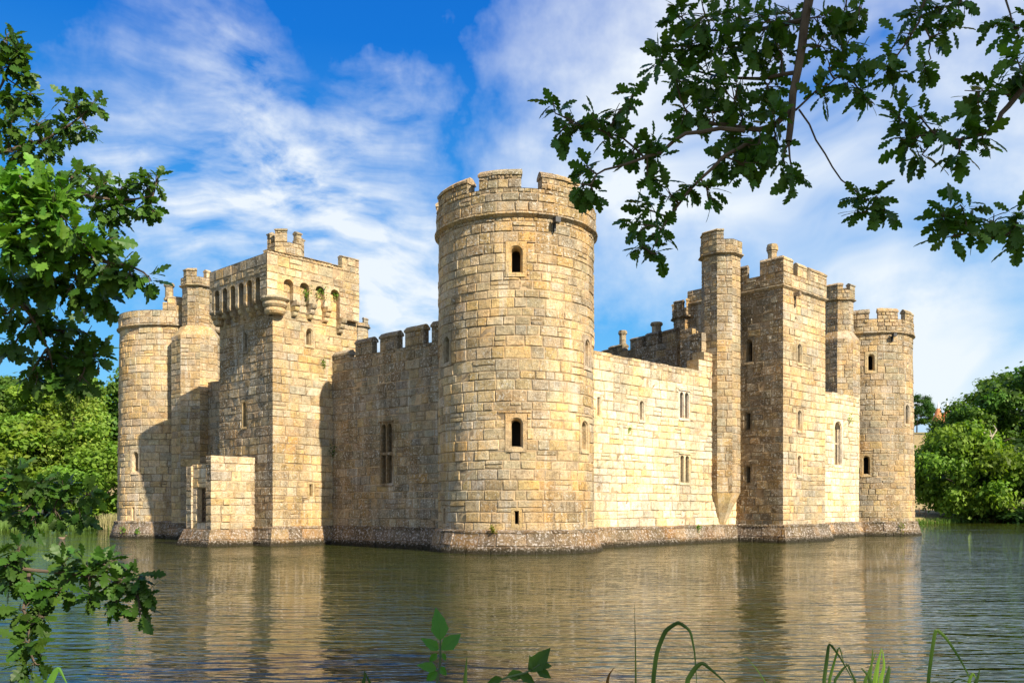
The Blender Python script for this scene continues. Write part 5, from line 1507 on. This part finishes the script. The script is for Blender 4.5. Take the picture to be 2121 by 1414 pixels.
for (x, y, r_, n, d_, sz, tn) in (
    (10, 80, 32, 9, 6.6, .115, .9), (45, 110, 32, 9, 6.6, .115, .9), (15, 140, 42, 12, 6.6, .115, .9), (60, 160, 30, 8, 6.6, .115, .9), (20, 200, 42, 12, 6.6, .115, .9), (60, 195, 22, 6, 6.6, .115, .9),
    (155, 215, 28, 8, 6.5, .115, .9), (195, 215, 20, 6, 6.5, .115, .9), (140, 260, 30, 8, 6.5, .115, .9), (180, 265, 20, 5, 6.5, .115, .9), (20, 265, 48, 14, 6.5, .115, .9), (75, 250, 34, 9, 6.5, .115, .9), (95, 300, 42, 12, 6.5, .115, .9), (35, 320, 48, 14, 6.5, .115, .9),
    (165, 360, 34, 10, 6.1, .115, .95), (210, 385, 34, 10, 6, .115, .95), (255, 385, 30, 8, 6, .115, .95), (300, 380, 28, 7, 6, .115, .95), (325, 370, 16, 4, 6, .115, .95), (200, 430, 36, 10, 6, .115, .95), (255, 430, 34, 10, 6, .115, .95), (310, 430, 30, 8, 6, .115, .95), (230, 460, 26, 7, 6, .115, .95), (140, 400, 40, 10, 6, .115, .95),
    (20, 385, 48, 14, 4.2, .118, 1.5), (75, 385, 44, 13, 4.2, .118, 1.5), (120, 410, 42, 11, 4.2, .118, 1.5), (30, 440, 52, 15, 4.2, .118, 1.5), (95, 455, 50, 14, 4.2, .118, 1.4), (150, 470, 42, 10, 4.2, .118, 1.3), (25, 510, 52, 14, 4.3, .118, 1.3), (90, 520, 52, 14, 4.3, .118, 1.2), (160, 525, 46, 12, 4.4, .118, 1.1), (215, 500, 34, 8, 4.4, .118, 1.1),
    (220, 555, 38, 10, 4.4, .118, 1.0), (270, 570, 34, 8, 4.4, .118, 1.0), (310, 575, 20, 4, 4.4, .118, 1.0), (30, 580, 50, 12, 4.5, .118, 1.0), (95, 590, 50, 13, 4.5, .118, 1.0), (160, 600, 46, 12, 4.5, .118, 1.0), (215, 620, 34, 8, 4.5, .118, 1.0),
    (15, 650, 36, 8, 4.7, .118, .9), (75, 665, 38, 8, 4.7, .118, .9), (130, 680, 40, 10, 4.8, .118, .9), (180, 690, 34, 7, 4.8, .118, .9), (95, 745, 42, 10, 4.8, .118, .9), (150, 745, 40, 10, 4.8, .118, .9), (195, 740, 28, 6, 4.8, .118, .9), (60, 785, 30, 6, 4.8, .118, .9), (115, 790, 28, 6, 4.8, .118, .9), (165, 790, 26, 5, 4.8, .118, .9), (30, 715, 30, 5, 4.8, .118, .9),
    (20, 985, 44, 11, 6, .12, .8), (80, 1000, 44, 11, 6.1, .12, .8), (135, 1010, 40, 9, 6.2, .12, .8), (185, 1020, 32, 7, 6.2, .12, .8), (50, 1060, 44, 10, 6.1, .12, .8), (110, 1065, 38, 8, 6.2, .12, .8), (165, 1070, 30, 6, 6.2, .12, .8), (60, 1095, 24, 4, 6.1, .12, .8),
    (15, 1160, 36, 9, 4.6, .11, .85), (40, 1140, 22, 5, 4.6, .11, .85), (20, 1210, 42, 10, 4.6, .11, .85), (75, 1215, 38, 9, 4.6, .11, .85), (130, 1170, 28, 7, 4.6, .11, .9), (125, 1225, 34, 8, 4.6, .11, .85), (180, 1180, 30, 7, 4.6, .11, .95), (190, 1235, 30, 7, 4.6, .11, .9), (225, 1160, 26, 6, 4.6, .11, 1), (250, 1205, 30, 7, 4.6, .11, .95), (290, 1190, 18, 4, 4.6, .11, .9), (285, 1235, 22, 5, 4.6, .11, .9), (290, 1270, 18, 4, 4.6, .11, .9), (235, 1255, 20, 4, 4.6, .11, .9),
    (50, 1270, 30, 7, 4.5, .11, .7), (85, 1275, 24, 5, 4.5, .11, .7), (60, 1330, 26, 6, 4.4, .11, .7), (75, 1375, 24, 5, 4.4, .11, .7), (50, 1395, 18, 3, 4.4, .11, .7)):
    ol.cluster(pt(x, y, d_), r_ / F * d_ * .95, max(3, int(n * 1.0)), sz * .93, tn * (1.1 if tn < 1.2 else 1.45), 5, 1.2)  # leaf colour of the bright bough boosted to paint sunlight on it
ol.canopy((-.8, 3.4, 11.6), (2.4, 1.8, 1.4), 1400)
ol.canopy((-5.5, 1.0, 9.5), (3.2, 3.2, 2.6), 1500)
ol.finish()

# ------------------------------------------------------------------ waterside plants at the bottom of the view
def ribbon(mb, pts, w, col, fold=.3, tip=.15, face=(0, -1, 0)):
    """a grass blade with a V fold along its middle"""
    out = []
    for a, b_ in zip(pts, pts[1:]):
        for i in range(4): out.append(a.lerp(b_, i / 4))
    out.append(pts[-1])
    for _ in range(1): out = [out[0]] + [(out[i-1] + 2 * out[i] + out[i+1]) / 4 for i in range(1, len(out) - 1)] + [out[-1]]
    rows = []; n = len(out)
    for i, p in enumerate(out):
        d = (out[min(i + 1, n - 1)] - out[max(i - 1, 0)]).normalized(); fv = Vector(face); s = d.cross(fv).normalized(); t = i / (n - 1)
        ww = w * (1 if t < .5 else max(tip, 1 - (t - .5) * 2 * (1 - tip))) / 2
        rows.append([p - s * ww, p + fv * ww * fold, p + s * ww])
    mb.grid(rows, col)
GD = 3.25
def base_pt(px, d=GD): return Vector((wx(px, d), d, .35))
def reed_plant(label, cat, blades_, name='reed', d=GD, col=(1, 1, 1, 1), mat=None):
    x0 = blades_[0][0][0][0]
    e = empty(name, (wx(x0, d), d, .3), label, cat)
    for pts, w, c in blades_:
        mb = MB(); P_ = [pt(x, y, d) for x, y in pts]
        b0 = P_[0]; root = Vector((b0.x + rng.uniform(-.03, .03), d + rng.uniform(-.03, .08), .3)); P_ = [root, root.lerp(b0, .5)] + P_
        if len(pts[0]) and name != 'leafy_plant': pass
        ribbon(mb, P_, w / F * d, c, face=(rng.uniform(-.3, .3), -1, 0)); mb.build('blade', mat or REED, e)
    return e
dk = (.45, .5, .5, 1); md = (.8, .85, .6, 1); lt = (1.5, 1.5, .9, 1)
reed_plant('tall green reed blade arched over into a hoop', 'reed', [([(1352, 1414), (1360, 1350), (1378, 1305), (1405, 1287), (1430, 1305), (1439, 1350), (1443, 1414)], 10, dk)])
reed_plant('thin straight dark stalk standing left of the arched reed', 'reed', [([(1317, 1414), (1316, 1330), (1314, 1250)], 4, (.5, .4, .4, 1))])
reed_plant('short bent blade folded over just right of the arched reed', 'reed', [([(1420, 1414), (1440, 1382), (1455, 1371), (1480, 1392), (1510, 1420)], 11, dk)])
reed_plant('clump of bent reeds at the bottom right with one sharply folded stem', 'reed',
    [([(1706, 1414), (1712, 1370), (1717, 1329), (1740, 1360), (1770, 1414)], 8, dk), ([(1716, 1414), (1728, 1370), (1738, 1335), (1750, 1380)], 6, md), ([(1725, 1414), (1745, 1385), (1758, 1374), (1765, 1400)], 6, dk), ([(1774, 1414), (1762, 1390), (1752, 1372)], 6, dk)])
reed_plant('upright tuft of broad pale and dark green blades at the bottom right', 'reed',
    [([(1812, 1414), (1818, 1375), (1826, 1342)], 13, lt), ([(1822, 1414), (1832, 1380), (1828, 1345)], 11, lt), ([(1800, 1414), (1806, 1370), (1808, 1342)], 8, md), ([(1835, 1414), (1842, 1385), (1841, 1378)], 12, dk), ([(1790, 1414), (1800, 1390), (1814, 1350)], 9, md), ([(1806, 1414), (1796, 1395), (1783, 1382)], 10, dk)])
reed_plant('bent reed with a long pale drooping tip at the right', 'reed',
    [([(1922, 1414), (1930, 1350), (1938, 1301), (1958, 1318), (1985, 1358), (2005, 1395), (2012, 1414)], 8, md), ([(2020, 1414), (2026, 1400), (2029, 1386)], 9, dk), ([(1960, 1420), (1985, 1404), (2010, 1412)], 5, dk), ([(2005, 1414), (2015, 1392), (2022, 1405)], 8, lt)])
reed_plant('faint thin blade leaning left in front of the dark reflection', 'reed', [([(1590, 1420), (1568, 1385), (1540, 1355)], 3, md)])
reed_plant('short dark pointed blade left of the leafy nettle', 'reed', [([(752, 1414), (756, 1400), (755, 1388)], 9, dk), ([(770, 1420), (762, 1404), (757, 1392)], 7, dk)])
reed_plant('short blunt dark blade right of the leafy nettle', 'reed', [([(963, 1414), (965, 1385), (967, 1361)], 9, dk)])
reed_plant('small curved reddish brown blade at the bottom edge', 'reed', [([(1257, 1414), (1262, 1395), (1272, 1382)], 7, (1.6, .45, .6, 1))])
reed_plant('pale green blade under the drooping oak leaves at the bottom left', 'reed', [([(100, 1420), (115, 1390), (122, 1382), (138, 1414)], 14, (1.0, 1.3, .9, 1))])

def ovate():
    v = []; f = []
    for s in (1, -1):
        i0 = len(v)
        for k, (x, y) in enumerate(OVATE):
            zc = -.3 * x * x; yy = y * (1 + (.10 if k % 2 else -.05))
            v.append((x, 0, zc)); v.append((x, yy * s, zc + .35 * yy))
        for i in range(len(OVATE) - 1):
            q = (i0 + 2 * i, i0 + 2 * i + 2, i0 + 2 * i + 3, i0 + 2 * i + 1); f.append(q if s > 0 else q[::-1])
    return np.array(v, float), np.array(f)
OV, OF = ovate()
def leafy(label, stem, leaves, tint, d, name='leafy_plant', mat=None):
    e = empty(name, (wx(stem[0][0], d), d, .3), label, 'plant')
    mb = MB(); P_ = [pt(x, y, d) for x, y in stem]; root = Vector((P_[0].x, d + .05, .3)); tube(mb, [root, root.lerp(P_[0], .5)] + P_, .006, .003, 6); mb.build('stem', GREENSTEM, e)
    for (x, y, x2, y2, tilt) in leaves:
        a, b_ = pt(x, y, d), pt(x2, y2, d); dv = (b_ - a); L = dv.length; dv = dv.normalized() + Vector((0, tilt * .35, 0))
        v, f, c = instance_leaves(np.array([tuple(a)]), np.array([tuple(dv)]), np.array([[.25, -.9, .35]]), np.array([L * 1.05]), np.array([[1.0, 1.0, 1.0]]), OV, OF)
        o = bpy.data.objects.new('leaf', mesh_np('leaf', v, f, c, mat or REED)); C.objects.link(o); o.color = (*tint, 1); o.parent = e; o.matrix_parent_inverse = e.matrix_basis.inverted()
e_ = None
GREENSTEM = plain('green_stem', (.05, .09, .03), .7, .2)
leafy('leafy green nettle with three pointed leaves at its top rising at the bottom centre', [(905, 1414), (912, 1370), (912, 1325)],
      [(912, 1325, 907, 1262, 0), (908, 1345, 878, 1318, -1), (914, 1345, 956, 1312, 1), (905, 1352, 888, 1372, .5), (915, 1352, 925, 1368, .5), (904, 1385, 868, 1372, -1), (906, 1390, 880, 1412, .5), (908, 1380, 928, 1400, .8)], (.75, 1.25, .9), 3.0)
leafy('dark drooping leafy sprig at the bottom centre, right of the nettle', [(1020, 1414), (1050, 1402), (1090, 1392), (1118, 1375)],
      [(1095, 1390, 1138, 1345, 0), (1110, 1385, 1144, 1402, .3), (1105, 1388, 1100, 1358, -.5), (1118, 1378, 1145, 1378, .6), (1075, 1396, 1110, 1412, .4), (1050, 1400, 1090, 1395, .4), (1040, 1404, 1010, 1412, -.4)], (.45, .6, .4), 3.1)

# small plants rooted in the masonry
def tuft(px, py, S, size, n, label, tint=(1.2, 1.3, .8), off=.05):
    u = S.hit(px); y = S.P(u, 5).y; z = zpx(py, y); p = S.P(u, z, off); nd = S.frame(u, z)[2]
    R_ = np.random.default_rng(int(px * 7 + py)); e = empty('wall_plant', p, label, 'plant')
    pos = np.array(tuple(p)) + R_.normal(size=(n, 3)) * size * np.array([.35, .35, .6]) + np.array(tuple(nd)) * size * .3
    v, f = place_quads(pos, R_.normal(size=(n, 3)) + np.array([0, -1, .6]), np.full(n, .085) * R_.uniform(.6, 1.3, n), R_)
    o = bpy.data.objects.new('leaves', mesh_np('leaves', v, f, np.ones((n, 3)) * R_.uniform(.6, 1.4, (n, 1)), LEAF)); C.objects.link(o); o.color = (*tint, 1); o.parent = e; o.matrix_parent_inverse = e.matrix_basis.inverted()
tuft(633, 610, E_po[0], .38, 110, 'green ferny plant hanging in the second opening of the sunlit arcade')
tuft(661, 605, E_po[0], .38, 110, 'green plant trailing down the third opening of the sunlit arcade')
tuft(692, 613, E_po[0], .25, 60, 'green plant in the last opening of the sunlit arcade')
tuft(667, 750, E_po[0], .2, 40, 'small plant on the sunlit face below the pointed window', (1.2, 1.1, .6))
tuft(687, 935, E_po[0], .32, 80, 'dark green tuft in the corner between the arcaded tower and the curtain wall', (.5, .6, .5))
tuft(1758, 868, S_cw, .3, 60, 'green tuft growing right of the chapel window')
tuft(1302, 890, S_rc, .16, 25, 'tiny green tuft on the pale curtain wall')
tuft(1438, 1090, S_rc, .18, 40, 'small green weed on the plinth left of the pale wedge below the turret', off=.25)
tuft(1025, 1096, S_near, .16, 40, 'brownish weed on the plinth of the big round tower', (1.4, .8, .5), off=.25)
tuft(272, 1096, S_lt, .22, 50, 'green weed on the plinth of the left round tower', off=.4)
tuft(296, 1100, S_lt, .18, 40, 'small green weed right of another on the plinth of the left round tower', off=.4)
tuft(1890, 1085, S_rt, .3, 60, 'dark green weed on the plinth of the far right round tower', (.7, .8, .4), off=.4)
tuft(1855, 1090, S_rt, .35, 70, 'brown hanging weeds in the middle of the far right tower\'s plinth', (1.2, .8, .4), off=.4)
